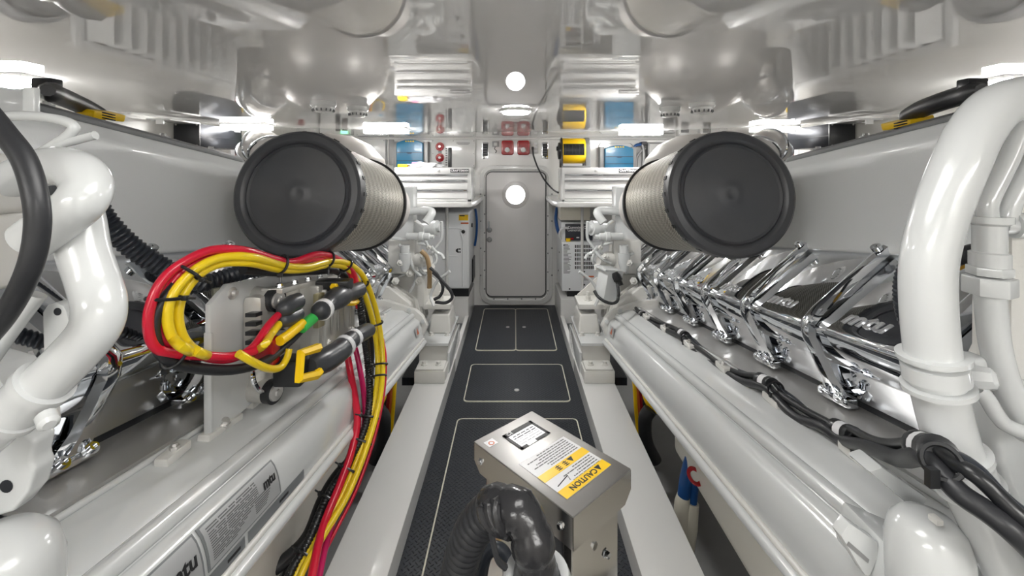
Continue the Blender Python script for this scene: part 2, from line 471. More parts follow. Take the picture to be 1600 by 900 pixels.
# ---------------------------------------------------------------- the two engines
def build_engine(s, side):
    def E(X, Y, u): return Vector((s * X, Y, CZ - TA * Y + u))
    def Q(px, py, Y): return P(VX + s * (px - VX), py, Y)
    def ext(prof, y0, y1, bm=None):
        bm = bm or BM()
        return prism(bm, [E(x, y0, u) for x, u in prof], Vector((0, y1 - y0, -TA * (y1 - y0))))
    root = thing('marine_engine', 'long white diesel engine with chrome covers on the %s of the walkway' % side, 'engine', (s * 1.1, 1.7, 0.09), 'pair of marine diesel engines')
    # crankcase side: round belly between two beads
    belly = [(0.573, -0.700), (0.573, -0.672), (0.575, -0.640), (0.579, -0.610), (0.588, -0.580), (0.602, -0.560), (0.622, -0.549), (0.63, -0.552),
             (0.66, -0.518), (0.70, -0.500), (0.755, -0.497), (0.775, -0.488), (0.90, -0.50), (0.95, -0.62), (0.75, -0.85), (0.62, -0.78)]
    o = obj('crankcase', ext(belly, 0.56, 2.74), ENG, root, smooth=50)
    b = BM(); tube(b, [E(0.565, 0.45, -0.700), E(0.565, 2.72, -0.700)], 0.016, 14); obj('lower_rail', b, ENG, root)
    b = BM(); tube(b, [E(0.570, 0.45, -0.680), E(0.570, 2.72, -0.680)], 0.008, 10); obj('seal_bead', b, ENGW, root)
    b = BM(); tube(b, [E(0.643, 0.60, -0.536), E(0.643, 2.74, -0.536)], 0.018, 14); obj('upper_rail', b, ENG, root)
    b = BM(); tube(b, [E(0.772, 0.60, -0.487), E(0.772, 2.74, -0.487)], 0.007, 10); obj('gutter_lip', b, ENG, root)
    # gutter lugs
    for Yk in (0.95, 1.25, 1.55, 1.85, 2.15, 2.45):
        b = BM(); box(b, E(0.745, Yk, -0.487), (0.03, 0.07, 0.02)); 
        lug = obj('gutter_lug', b, ENGW, root, 0.004)
        b = BM(); lathe(b, E(0.742, Yk, -0.478), (0, 0, 1), [(0, 0.010), (0.008, 0.010), (0.008, 0.006), (0.014, 0.006)], 6); obj('lug_bolt', b, STEEL, lug)
    # brushed tray
    o = obj('heat_shield_tray', ext([(0.783, -0.489), (0.785, -0.480), (0.90, -0.461), (0.94, -0.462), (0.94, -0.474), (0.90, -0.472)], 0.73, 2.95), STEEL, root)
    # dark block behind covers
    o = obj('cylinder_block', ext([(0.90, -0.47), (0.905, -0.44), (0.86, -0.36), (0.84, -0.28), (0.98, -0.13), (1.05, -0.08), (1.42, -0.08), (1.42, -0.85), (0.93, -0.85), (0.92, -0.60)], 0.36, 3.05), DARK, root)
    # polished covers
    straps = [1.18 + 0.323 * k for k in range(-2, 7)]
    edges = [straps[0] - 0.06] + straps + [straps[-1] + 0.16]
    top, rid = (1.03, -0.045), (0.81, -0.243)
    prof = [top, (0.828, -0.2275), (0.815, -0.2405), (0.806, -0.252), (0.802, -0.264), (0.804, -0.274), (0.812, -0.294), (0.833, -0.338), (0.840, -0.343),
            (0.846, -0.354), (0.866, -0.402), (0.884, -0.437), (0.90, -0.437), (0.86, -0.33), (0.83, -0.262), (1.03, -0.075)]
    ud = Vector((s * (rid[0] - top[0]), 0, rid[1] - top[1])).normalized()
    for i, (a, c) in enumerate(zip(edges[:-1], edges[1:])):
        o = obj('valve_cover', ext(prof, a + 0.003, c - 0.003), CHROME, root, 0.0015, smooth=30)
        Ym = (a + c) / 2 + 0.02
        if c - a > 0.25:
            n = Vector((-s * 0.666, 0, 0.746))
            text('raised_lettering', 'mtu', 0.062, E(0.838, Ym, -0.2185) + n * 0.001, Vector((0, -s, s * TA)), -ud, LETTER, o, 0.0016, 0.25, 0.0004, sx=1.3)
    for Yk in straps:
        b = BM()
        path = [(1.015, -0.048, 0.020), (0.90, -0.150, 0.015), (0.825, -0.218, 0.018), (0.797, -0.252, 0.021), (0.800, -0.285, 0.020), (0.825, -0.335, 0.018), (0.852, -0.395, 0.022), (0.872, -0.437, 0.036)]
        L = []
        for i, (x, u, hw) in enumerate(path):
            x0, u0, _ = path[max(i - 1, 0)]; x1, u1, _ = path[min(i + 1, len(path) - 1)]
            d = Vector((x1 - x0, u1 - u0)).normalized(); nx, nu = d.y, -d.x     # outward
            L.append((x, u, hw, nx, nu))
        rings = []
        for x, u, hw, nx, nu in L:
            rings.append([b.verts.new(E(x + nx * h, Yk + dy, u + nu * h)) for dy, h in ((-hw, -0.004), (-hw * 0.75, 0.013), (0, 0.017), (hw * 0.75, 0.013), (hw, -0.004))])
        for A, B in zip(rings[:-1], rings[1:]):
            for j in range(4): b.faces.new((A[j], A[j + 1], B[j + 1], B[j]))
            b.faces.new((A[4], A[0], B[0], B[4]))
        b.faces.new(rings[0]); b.faces.new(rings[-1][::-1])
        st = obj('clamp_strap', b, CHROME, root, smooth=45)
        b = BM(); box(b, E(0.868, Yk - 0.015, -0.447), (0.03, 0.10, 0.022), Matrix.Rotation(-TA, 3, 'X'))
        ft = obj('strap_foot', b, CHROME, root, 0.004)
        for dy in (-0.045, 0.012):
            b = BM(); lathe(b, E(0.850, Yk + dy, -0.440), Vector((-s * 0.75, 0, 0.66)), [(0, 0.013), (0.010, 0.013), (0.010, 0.0085), (0.016, 0.0085), (0.016, 0.005), (0.012, 0.005), (0.012, 0)], 16)
            obj('socket_bolt', b, CHROME, ft)
        b = BM(); lathe(b, E(0.985, Yk, -0.052), Vector((-s * 0.6, 0, 0.8)), [(0, 0.013), (0.012, 0.013), (0.012, 0.006), (0.007, 0)], 16)
        obj('socket_bolt', b, CHROME, st)
    # intake housing above the covers
    b = BM(); prism(b, [E(1.0, 0.35, -0.066), E(1.0, 0.35, 0.22), E(1.04, 0.35, 0.262), E(1.36, 0.35, 0.262), E(1.36, 0.35, -0.066)], Vector((0, 1.75, -TA * 1.75)))
    o = obj('intake_housing', b, BOXW, root, 0.012, bseg=3)
    b = BM(); prism(b, [E(1.06, 0.40, 0.262), E(1.06, 0.40, 0.280), E(1.08, 0.40, 0.290), E(1.30, 0.40, 0.290), E(1.30, 0.40, 0.262)], Vector((0, 1.30, -TA * 1.30)))
    obj('top_cover_plate', b, GREYP, root, 0.006)
    for Yk in (0.75, 1.05, 1.4, 1.62):
        b = BM(); lathe(b, E(1.13, Yk, 0.290), (0, 0, 1), [(0, 0.016), (0.014, 0.016), (0.014, 0.009), (0.022, 0.009)], 6); obj('plate_bolt', b, GREYM, root)
    b = BM(); lathe(b, E(1.12, 1.78, 0.262), (0, 0, 1), [(0, 0.035), (0.016, 0.034), (0.022, 0.02), (0.022, 0)], 20); obj('filler_cap', b, ENG, root)
    # oil pan under the crankcase
    b = BM(); prism(b, [E(0.70, 0.5, -0.74), E(0.70, 0.5, -1.14), E(1.5, 0.5, -1.29), E(1.5, 0.5, -0.74)], Vector((0, 1.42, -TA * 0.2)))
    obj('oil_pan', b, PAN, root, 0.03, bseg=3)
    # end flange, bell housing
    b = BM(); prism(b, [E(0.545, 2.72, -0.60), E(0.575, 2.72, -0.54), E(0.62, 2.72, -0.50), E(0.80, 2.72, -0.44), E(1.3, 2.72, -0.40), E(1.3, 2.72, -0.9), E(0.75, 2.72, -0.85), E(0.58, 2.72, -0.68)], Vector((0, 0.06, -TA * 0.06)))
    o = obj('end_flange', b, ENGW, root, 0.008)
    for x, u in ((0.575, -0.57), (0.60, -0.66), (0.66, -0.50)):
        b = BM(); bolt(b, E(x, 2.72, u), (0, -1, 0), 0.010, 0.012); obj('flange_bolt', b, ENG, o)
    b = BM(); prism(b, [E(0.63, 2.78, -0.62), E(0.66, 2.78, -0.47), E(0.80, 2.78, -0.36), E(1.2, 2.78, -0.30), E(1.2, 2.78, -0.8), E(0.72, 2.78, -0.75)], Vector((0, 0.42, -TA * 0.42)))
    o = obj('bell_housing', b, ENGW, root, 0.02, bseg=3)
    for k in range(5):
        b = BM(); prism(b, [E(0.62, 2.82 + 0.075 * k, -0.60), E(0.648, 2.82 + 0.075 * k, -0.46), E(0.80, 2.82 + 0.075 * k, -0.345), E(0.80, 2.82 + 0.075 * k, -0.40), E(0.70, 2.82 + 0.075 * k, -0.6)], Vector((0, 0.014, 0)))
        obj('housing_rib', b, ENGW, o, 0.003)
    # accessory cluster at the far end (pumps, fuel pipes, slab bracket)
    b = BM(); box2(b, Q(962, 292, 2.9), Q(994, 372, 3.02)); obj('filter_bracket', b, ENG, root, 0.008)
    b = BM(); prism(b, [Q(962, 345, 2.92), Q(946, 356, 2.92), Q(946, 372, 2.92), Q(990, 378, 2.92), Q(990, 345, 2.92)], (0, 0.10, 0)); obj('bracket_web', b, ENG, root, 0.006)
    b = BM(); tube(b, cr([Q(980, 331, 2.88), Q(945, 329, 2.86), Q(934, 331, 2.84), Q(936, 338, 2.82), Q(943, 348, 2.80)], 6), [0.026] * 6 + [0.028] * 19, 12); obj('breather_elbow', b, ENG, root)
    b = BM(); lathe(b, Q(972, 369, 2.84), (-s, -0.1, 0), [(0, 0.024), (0.08, 0.024), (0.085, 0.032), (0.11, 0.032), (0.115, 0.024), (0.15, 0.022), (0.155, 0.013), (0.18, 0.012)], 18); obj('fuel_pump', b, ENG, root)
    b = BM(); lathe(b, Q(950, 358, 3.0), (-s * 0.9, -0.3, 0.1), [(0, 0.04), (0.09, 0.04), (0.09, 0.052), (0.13, 0.052), (0.13, 0.03), (0.15, 0.028)], 16); obj('sensor_housing', b, ENG, root)
    b = BM(); box2(b, Q(960, 375, 2.86), Q(990, 418, 3.05)); obj('pump_block', b, ENGW, root, 0.012)
    b = BM(); lathe(b, Q(975, 383, 2.84), (0, 0, -1), [(0, 0.03), (0.05, 0.03), (0.05, 0.04), (0.12, 0.036), (0.16, 0.025), (0.17, 0.025)], 14); obj('filter_bowl', b, ENG, root)
    b = BM(); lathe(b, Q(955, 405, 2.9), (-s, -0.4, 0), [(0, 0.05), (0.05, 0.05), (0.06, 0.035), (0.10, 0.03)], 14); obj('regulator', b, ENGW, root)
    for pts in ([(918, 346), (918, 372), (928, 388), (938, 402), (955, 412)], [(934, 385), (926, 394), (918, 398), (914, 405)], [(962, 378), (940, 384), (930, 394), (926, 408), (940, 420)],
                [(985, 382), (970, 398), (962, 420), (950, 432)], [(990, 395), (982, 400), (976, 412), (980, 428)], [(945, 372), (938, 392), (948, 402), (952, 420), (942, 430)],
                [(996, 372), (975, 374), (955, 370), (940, 374)], [(930, 420), (945, 428), (962, 424), (985, 432)], [(905, 424), (925, 440), (935, 462), (930, 478)], [(968, 412), (958, 428), (962, 446), (972, 462)]):
        Yp = 2.82 + random.uniform(0, 0.2)
        b = BM(); tube(b, cr([Q(x, y, Yp + 0.02 * math.sin(i)) for i, (x, y) in enumerate(pts)], 6), 0.010, 8); obj('fuel_pipe', b, ENG, root)
    for x, y, r in ((948, 402, .016), (936, 418, .018), (970, 428, .02), (955, 440, .022), (985, 412, .018), (940, 388, .012), (992, 440, 0.02)):
        b = BM(); lathe(b, Q(x, y, 2.84), (-s * 0.4, -0.8, 0.3), [(0, r), (0.03, r), (0.03, r * 1.25), (0.045, r * 1.25), (0.045, r * 0.7), (0.06, r * 0.6)], 6); obj('banjo_fitting', b, ENGW, root)
    b = BM(); box2(b, Q(944, 428, 2.95), Q(985, 470, 3.1)); obj('lower_casting', b, ENGW, root, 0.02)
    return root, E, Q
eng_L, EL, QL = build_engine(-1, 'left')
eng_R, ER, QR = build_engine(1, 'right')

# warning sticker near the far end of each crankcase
for s, E, root in ((-1, EL, eng_L), (1, ER, eng_R)):
    n = Vector((-s * 0.96, 0, 0.27)); ux = Vector((0, -s, s * TA)).normalized(); uy = n.cross(ux)
    c = E(0.580, 2.58, -0.600) + n * 0.004
    b = BM(); rplate(b, c, 0.10, 0.052, 0.004, 0.001, ux, uy); st = obj('warning_sticker', b, FOIL, root)
    b = BM(); prism(b, [c + n * 0.0015 - ux * 0.02 - uy * 0.016, c + n * 0.0015 + ux * 0.02 - uy * 0.016, c + n * 0.0015 + uy * 0.020], n * 0.0005); obj('sticker_print', b, ORANGE, st)

# ---------------------------------------------------------------- air filters
def air_filter(s, side):
    c0 = P(VX + s * 342, 302, 1.36); ax = Vector((0, 1, -TA)).normalized()
    t = thing('air_filter', 'big round %s air filter with black end cap and tan mesh, facing the viewer' % side, 'air filter', c0 - Vector((0, -0.25, 0.2)), 'engine air filters')
    r = 0.203
    b = BM(); lathe(b, c0, ax, [(0.010, 0), (0.0085, 0.012), (0.0075, 0.018), (0.0075, 0.026), (0.0095, 0.034), (0.010, 0.05), (0.010, 0.100), (0.010, 0.150), (0.004, 0.156), (0.011, 0.162), (0.003, 0.168), (0.0, 0.174), (0.002, 0.192), (0.010, 0.200), (0.022, r), (0.050, r), (0.052, r - 0.006)], 72)
    cap = obj('end_cap', b, CAPB, t, smooth=30)
    for k in range(24):
        a = 2 * PI * k / 24
        x, y, _ = frame_of(ax)
        d = x * math.cos(a) + y * math.sin(a)
        b = BM(); box(b, c0 + ax * 0.040 + d * (r + 0.0005), (0.012, 0.022, 0.004), Matrix((x * -math.sin(a) + y * math.cos(a), ax, d)).transposed()); obj('rim_notch', b, BLACKP, cap)
    b = BM(); lathe(b, c0 + ax * 0.05, ax, [(0.52 * k / 10.0, r - 0.008) for k in range(11)], 96, uv=True); obj('mesh_wrap', b, FMESH, t)
    b = BM(); lathe(b, c0 + ax * 0.565, ax, [(0, r - 0.01), (0, r + 0.002), (0.018, r + 0.002), (0.02, r - 0.01), (0.02, 0.12), (0.06, 0.10)], 72); obj('rear_cap', b, BLACKR, t)
    b = BM(); lathe(b, c0 + ax * 0.58, ax, [(0, 0.13), (0.10, 0.12), (0.16, 0.14), (0.30, 0.15), (0.34, 0.10)], 40); obj('outlet_collar', b, LAG, t)
air_filter(-1, 'left'); air_filter(1, 'right')

# ---------------------------------------------------------------- engine mounts
def mount(s, side):
    def X(a, b): return sorted((s * a, s * b))
    t = thing('engine_mount', 'white bolted engine mount standing on the %s stringer' % side, 'engine mount', (s * 0.52, 2.9, 0.09), 'engine mounts on the stringers')
    b = BM(); box2(b, (s * 0.425, 2.66, 0.09), (s * 0.615, 2.82, 0.165)); foot = obj('foot', b, ENGW, t, 0.008)
    b = BM(); box2(b, (s * 0.435, 2.665, 0.165), (s * 0.605, 2.79, 0.178)); obj('foot_plate', b, ENGW, t, 0.004)
    for x in (0.475, 0.565):
        b = BM(); bolt(b, (s * x, 2.725, 0.178), (0, 0, 1), 0.015, 0.022); obj('foot_bolt', b, ENGW, foot)
    b = BM(); box2(b, (s * 0.435, 2.82, 0.09), (s * 0.62, 3.30, 0.27)); obj('riser', b, ENGW, t, 0.006)
    b = BM(); box2(b, (s * 0.425, 2.80, 0.262), (s * 0.63, 3.32, 0.282)); obj('riser_plate', b, ENG, t, 0.004)
    b = BM(); box2(b, (s * 0.418, 2.80, 0.09), (s * 0.433, 3.32, 0.22)); obj('side_web', b, ENG, t, 0.003)
    b = BM()
    z0, z1 = 0.282, 0.405
    pts = [(s * 0.432, 2.96, z0), (s * 0.585, 2.96, z0), (s * 0.585, 3.24, z0), (s * 0.432, 3.24, z0), (s * 0.45, 2.985, z1), (s * 0.57, 2.985, z1), (s * 0.57, 3.21, z1), (s * 0.45, 3.21, z1)]
    faces_from(b, pts, [(0, 1, 2, 3), (4, 5, 6, 7), (0, 1, 5, 4), (1, 2, 6, 5), (2, 3, 7, 6), (3, 0, 4, 7)])
    iso = obj('isolator', b, ENGW, t, 0.014, bseg=3)
    for x, y in ((0.455, 2.935), (0.56, 2.935)):
        b = BM(); bolt(b, (s * x, y, 0.282), (0, 0, 1), 0.014, 0.02); obj('isolator_bolt', b, ENGW, iso)
    b = BM(); lathe(b, (s * 0.51, 3.10, 0.40), (0, 0, 1), [(0, 0.055), (0.02, 0.055), (0.02, 0.035), (0.045, 0.035)], 20); obj('rubber_collar', b, GREYM, t)
    b = BM(); prism(b, [(s * 0.44, 2.98, 0.44), (s * 0.64, 2.98, 0.44), (s * 0.64, 3.24, 0.44), (s * 0.44, 3.20, 0.44)], (0, 0, 0.035)); obj('top_bracket', b, ENGW, t, 0.006)
    b = BM(); prism(b, [(s * 0.46, 3.20, 0.475), (s * 0.66, 3.20, 0.475), (s * 0.66, 3.20, 0.62), (s * 0.60, 3.20, 0.60)], (0, 0.02, 0)); obj('gusset', b, ENGW, t, 0.003)
    b = BM(); lathe(b, (s * 0.52, 3.08, 0.475), (0, 0, 1), [(0, 0.03), (0.006, 0.03), (0.006, 0.02), (0.03, 0.02), (0.03, 0.013), (0.06, 0.013)], 6); obj('stud_nut', b, ENGW, t)
mount(-1, 'left'); mount(1, 'right')

# ---------------------------------------------------------------- exhaust silencers close under the ceiling
for s, side in ((-1, 'left'), (1, 'right')):
    t = thing('exhaust_silencer', 'silver lagged exhaust silencer behind the %s air filter, close to the ceiling' % side, 'silencer', (s * 1.28, 3.0, 0.6), 'exhaust silencers')
    b = BM(); lathe(b, (s * 1.28, 3.02, 0.965), (0, 0, 1), [(0, 0.34), (0.05, 0.40), (0.20, 0.41), (0.355, 0.40), (0.505, 0.36), (0.605, 0.27), (0.665, 0.15), (0.685, 0)], 48); obj('drum', b, LAG, t, smooth=60)
    pts = cr([(s * 1.45, 2.9, 0.9), (s * 1.58, 2.92, 1.30), (s * 1.66, 2.95, 1.50), (s * 1.76, 3.02, 1.56), (s * 1.86, 3.12, 1.48), (s * 1.9, 3.2, 1.2)], 8)
    b = BM(); tube(b, pts, 0.115, 28); obj('outlet_elbow', b, LAG, t)
    for i in (12, 18, 24, 30):
        b = BM(); torus_ring(b, pts[i], pts[i + 1] - pts[i - 1], 0.117, 0.012, 32, 8); obj('clamp_band', b, CHROME, t)
    # white tank whose cap only shows in the ceiling
    b = BM(); lathe(b, (s * 1.80, 2.48, -0.33), (0, 0, 1), [(0, 0.14), (1.33, 0.14), (1.39, 0.135), (1.39, 0.15), (1.43, 0.15), (1.435, 0.14), (1.435, 0)], 40)
    o = obj('expansion_tank', b, ENG); tag(o, 'white round-topped tank behind the %s engine, seen in the ceiling reflection' % side, 'tank', 'tanks behind the engines')
# louvred vents and axial fans on the side walls (mirrored in the ceiling)
for s, side in ((-1, 'left'), (1, 'right')):
    t = thing('air_vent', 'white louvred air vent on the %s wall, seen mirrored in the ceiling' % side, 'vent', (s * 2.19, 2.82, 1.04), 'side wall vents')
    wx = s * (SIDE - 0.002)
    b = BM(); rring(b, (wx, 2.82, 1.215), 1.34, 0.43, 0.01, 0.045, 0.03, (0, s * -1.0, 0), (0, 0, 1)); obj('vent_frame', b, WHITE, t, 0.004)
    b = BM(); box2(b, (s * 2.199, 2.17, 1.02), (s * 2.196, 3.47, 1.41)); obj('vent_backing', b, GREYM, t)
    b = BM()
    y0 = 2.215
    prism(b, [(s * 2.19, y0, 1.045), (s * 2.10, y0 + 0.055, 1.045), (s * 2.095, y0 + 0.062, 1.045), (s * 2.10, y0 + 0.066, 1.045), (s * 2.192, y0 + 0.018, 1.045)], (0, 0, 0.34))
    sl = obj('slat', b, WHITE, t, smooth=60)
    for k in range(1, 12): share(sl, t, (0, 0.104 * k, 0))
    t = thing('axial_fan', 'grey round axial fan on the %s wall, mirrored at the top corner of the ceiling' % side, 'fan', (s * 2.19, 1.93, 0.97), 'side wall fans')
    c = Vector((s * 2.195, 1.92, 1.17)); axv = Vector((-s, 0, 0))
    b = BM(); lathe(b, c, axv, [(0, 0.21), (0.05, 0.215), (0.06, 0.205), (0.06, 0.19), (0.02, 0.185), (0.02, 0)], 48); obj('shroud', b, DARKFAN, t)
    b = BM(); lathe(b, c + axv * 0.02, axv, [(0, 0.06), (0.04, 0.06), (0.05, 0.045), (0.05, 0)], 28); obj('hub', b, WHITE, t)
    for k in range(7):
        a = 2 * PI * k / 7; d = Vector((0, math.cos(a), math.sin(a))); e = Vector((0, -math.sin(a), math.cos(a)))
        b = BM(); prism(b, [c + axv * 0.03 + d * 0.05 - e * 0.02, c + axv * 0.03 + d * 0.18 - e * 0.05, c + axv * 0.05 + d * 0.18 + e * 0.03, c + axv * 0.045 + d * 0.05 + e * 0.02], axv * 0.004); obj('blade', b, GREYM, t)
    # black amplifier box under the ceiling
    t = thing('amplifier', 'black ribbed amplifier box hung under the ceiling at the %s wall' % side, 'amplifier', (s * 2.1, 3.0, 1.54), 'black wall amplifiers')
    GRAD = mat('anodised_black', (0.035, 0.037, 0.043, 1), 0.28, 0.6)
    b = BM(); box2(b, (s * 2.185, 2.81, 1.545), (s * 2.03, 3.24, 1.695)); bd = obj('case', b, GRAD, t, 0.004)
    b = BM(); box2(b, (s * 2.19, 2.795, 1.54), (s * 2.026, 2.81, 1.70)); ep = obj('end_plate', b, BLACKP, t, 0.003)
    for x in (2.175, 2.04):
        for z in (1.553, 1.688):
            b = BM(); lathe(b, (s * x, 2.795, z), (0, -1, 0), [(0, 0.006), (0.004, 0.005), (0.004, 0)], 10); obj('screw', b, STEEL, ep)
    b = BM(); box2(b, (s * 2.0295, 2.81, 1.617), (s * 2.027, 3.24, 1.621)); obj('seam', b, DARK, bd)
    b = BM(); box2(b, (s * 2.0292, 3.15, 1.672), (s * 2.0275, 3.22, 1.686)); obj('name_label', b, PAPER, bd)
    b = BM(); box2(b, (s * 2.16, 2.55, 1.690), (s * 2.02, 2.80, 1.700)); box2(b, (s * 2.10, 2.545, 1.665), (s * 2.06, 2.56, 1.70))
    o = obj('ceiling_bracket', b, WHITE, t, 0.002)

# ---------------------------------------------------------------- far bulkhead
def W(px, py, d=0.0): return P(px, py, FAR - d) if False else Vector(((px - VX) * FAR / F, FAR - d, CZ - (py - HY) * FAR / F))
def wplate(bm, x0, y0, x1, y1, r, d0, d1):
    """plate on the far wall, from pixel corners, standing d0..d1 proud of it"""
    a, c = W(x0, y0), W(x1, y1)
    return rplate(bm, ((a.x + c.x) / 2, FAR - d0, (a.z + c.z) / 2), abs(c.x - a.x), abs(c.z - a.z), r, d1 - d0, (1, 0, 0), (0, 0, 1))
def wring(bm, x0, y0, x1, y1, r, t, d0, d1):
    a, c = W(x0, y0), W(x1, y1)
    return rring(bm, ((a.x + c.x) / 2, FAR - d0, (a.z + c.z) / 2), abs(c.x - a.x), abs(c.z - a.z), r, t, d1 - d0, (1, 0, 0), (0, 0, 1))
def wbox(name, x0, y0, x1, y1, d0, d1, m, parent, bev=0.0, r=None):
    b = BM(); wplate(b, x0, y0, x1, y1, r or 0.003, d0, d1); return obj(name, b, m, parent, bev)

DOORM = mat('door_paint', (0.66, 0.645, 0.64, 1), 0.22, coat=0.2)
door = thing('door_1', 'grey-white watertight door with a bright round porthole', None, (0.01, FAR, 0.0), kind='structure')
b = BM(); wring(b, 750, 258.5, 863, 474, 0.13, 0.062, 0.0, 0.030); obj('door_frame', b, WHITE, door, 0.004)
b = BM(); wring(b, 754.5, 263, 858.5, 469, 0.11, 0.014, 0.030, 0.050); obj('frame_bead', b, WHITE, door, 0.003)
b = BM(); wplate(b, 760, 269, 852, 461.5, 0.06, 0.0, 0.034); obj('door_leaf', b, DOORM, door, 0.006)
b = BM(); wring(b, 759, 268, 853, 462.5, 0.066, 0.009, 0.0, 0.034); obj('seal', b, BLACKR, door)
pc = W(805.5, 304, 0.034)
b = BM(); lathe(b, pc, (0, -1, 0), [(0, 0.140), (0.004, 0.138), (0.010, 0.112), (0.010, 0.098), (0.002, 0.096), (0.0, 0)], 48); pf = obj('porthole_rim', b, DOORM, door)
b = BM(); lathe(b, pc + Vector((0, -0.003, 0)), (0, -1, 0), [(0, 0.096), (0.003, 0.092), (0.004, 0)], 48); obj('porthole_glass', b, PORT, door)
for dx, dy in ((-14, -14), (14, -14), (-14, 14), (14, 14)):
    b = BM(); lathe(b, W(805.5 + dx, 304 + dy, 0.036), (0, -1, 0), [(0, 0.006), (0.003, 0.005), (0.003, 0)], 10); obj('porthole_screw', b, GREYM, pf)
for yy, lever in ((358.5, True), (373.5, False)):
    b = BM(); lathe(b, W(765, yy, 0.034), (0, -1, 0), [(0, 0.028), (0.006, 0.028), (0.010, 0.022), (0.010, 0.014), (0.018, 0.012), (0.018, 0)], 24)
    h = obj('lock' if not lever else 'handle_rose', b, GREYM, door)
    if lever:
        b = BM(); tube(b, cr([W(765, 358, 0.055), W(764.5, 352, 0.060), W(764, 345, 0.056)], 5), 0.010, 10); obj('handle', b, CHROME, h)
b = BM()
for (x, y) in [(751.5, 303 + 42 * k) for k in range(4)] + [(862, 303 + 42 * k) for k in range(4)] + [(757.5, 305 + 29 * k) for k in range(6)] + [(853.5 + 2.3, 308 + 29 * k) for k in range(6)] + [(772 + 21.5 * k, 465.5) for k in range(4)] + [(772 + 21.5 * k, 264.5) for k in range(4)]:
    b2 = BM(); lathe(b2, W(x, y, 0.030), (0, -1, 0), [(0, 0.008), (0.010, 0.007), (0.010, 0)], 10); obj('frame_bolt', b2, GREYP, door)
b.free()

# wall gear above the door
for x0, side in ((783.5, 'left'), (808.2, 'right')):
    t = thing('fire_alarm', 'red fire alarm sounder above the door, the %s one of the pair' % side, 'alarm', W(x0 + 9.5, 242), 'red alarms above the door')
    b = BM(); wplate(b, x0, 219.8, x0 + 19.2, 242.2, 0.022, 0, 0.045); obj('case', b, REDE, t, 0.010, bseg=3)
    b = BM(); wring(b, x0 + 3, 222.8, x0 + 16.2, 239.2, 0.012, 0.008, 0.045, 0.049); obj('case_ridge', b, REDE, t, 0.002)
    c = W(x0 + 9.2, 234.5, 0.046)
    b = BM(); lathe(b, c, (0, -1, 0), [(0, 0.026), (0.012, 0.026), (0.020, 0.018), (0.022, 0)], 18); obj('strobe_lens', b, LENS, t)
    b = BM(); wplate(b, x0 + 7.4, 231, x0 + 11, 233.5, 0.003, 0.060, 0.068); obj('strobe_tube', b, PAPER, t)
for x0, side in ((753.6, 'left'), (846.6, 'right')):
    t = thing('courtesy_lamp', 'small black and chrome slatted wall lamp high on the %s of the door' % side, 'lamp', W(x0 + 4.7, 249), 'wall lamps beside the alarms')
    b = BM(); wplate(b, x0, 222.5, x0 + 9.6, 248.7, 0.006, 0, 0.016); obj('back_plate', b, CHROME, t, 0.003)
    b = BM(); wplate(b, x0 + 0.7, 225.2, x0 + 8.9, 244, 0.004, 0.016, 0.028); obj('grille', b, DARK, t, 0.002)
    for k in range(4):
        b = BM(); wplate(b, x0 + 1.6, 228 + 4 * k, x0 + 7.6, 229 + 4 * k, 0.001, 0.028, 0.031); obj('grille_bar', b, GREYP, t)
    for dx in (2.2, 7.4):
        b = BM(); lathe(b, W(x0 + dx, 246.3, 0.016), (0, -1, 0), [(0, 0.009), (0.006, 0.008), (0.009, 0)], 12); obj('screw_cap', b, CHROME, t)
t = thing('switch_box', 'small grey switch box with a dangling wire left of the red alarms', 'switch', W(775, 231))
wbox('case', 769.3, 220.8, 780, 229.5, 0, 0.03, GREYM, t, 0.004)
wbox('rocker', 772, 223, 777, 228, 0.03, 0.038, WHITE, t, 0.002)
b = BM(); tube(b, cr([W(774, 229.5, 0.02), W(773, 233, 0.03), W(776, 236, 0.03), W(774.5, 239, 0.02)], 5), 0.004, 6); obj('wire', b, BLACKP, t)
t = thing('power_outlet', 'white double power outlet right of the red alarms', 'outlet', W(835, 241))
wbox('cover', 829, 220.5, 840.5, 240.5, 0, 0.012, WHITE, t, 0.003, 0.006)
for k in range(3): wbox('socket', 834.5, 223 + 5.5 * k, 839.2, 226.6 + 5.5 * k, 0.012, 0.015, PAPER, t, 0.001)
wbox('plug', 830.3, 229.5, 833.8, 234, 0.012, 0.035, BLACKP, t, 0.003)
b = BM(); tube(b, cr([W(832, 233, 0.03), W(833.5, 244, 0.05), W(840, 262, 0.06), W(850, 281, 0.10), W(860, 294, 0.3), P(872, 301, 3.85)], 8), 0.0085, 8)
o = obj('hanging_cable', b, BLACKR); tag(o, 'thin black power cord hanging from the outlet across the door corner', 'cable')

# alarm panel with two red buttons, left of the door
t = thing('alarm_panel', 'white wall panel with two red buttons and a black indicator strip', 'control panel', W(709, 262))
wbox('panel', 675.5, 218.5, 743, 262, 0, 0.04, WHITE, t, 0.003)
for yy in (229.5, 246.5):
    c = W(688.6, yy, 0.04)
    b = BM(); lathe(b, c, (0, -1, 0), [(0, 0.044), (0.008, 0.044), (0.012, 0.036), (0.012, 0.030), (0.030, 0.026), (0.034, 0.018), (0.034, 0)], 28); bt = obj('push_button', b, REDE, t)
    b = BM(); lathe(b, c + Vector((0, -0.034, 0)), (0, -1, 0), [(0, 0.014), (0.004, 0.011), (0.004, 0)], 16); obj('button_lens', b, LENS, bt)
    wbox('button_label', 685.6, yy + 7.6, 691.4, yy + 9.0, 0.040, 0.041, INK, t)
wbox('indicator_strip', 701.2, 231, 706.8, 261.5, 0.04, 0.047, BLACKP, t, 0.001)
for k in range(8): wbox('indicator_label', 697, 231.5 + 3.6 * k, 700, 233.4 + 3.6 * k, 0.04, 0.041, INKG, t)
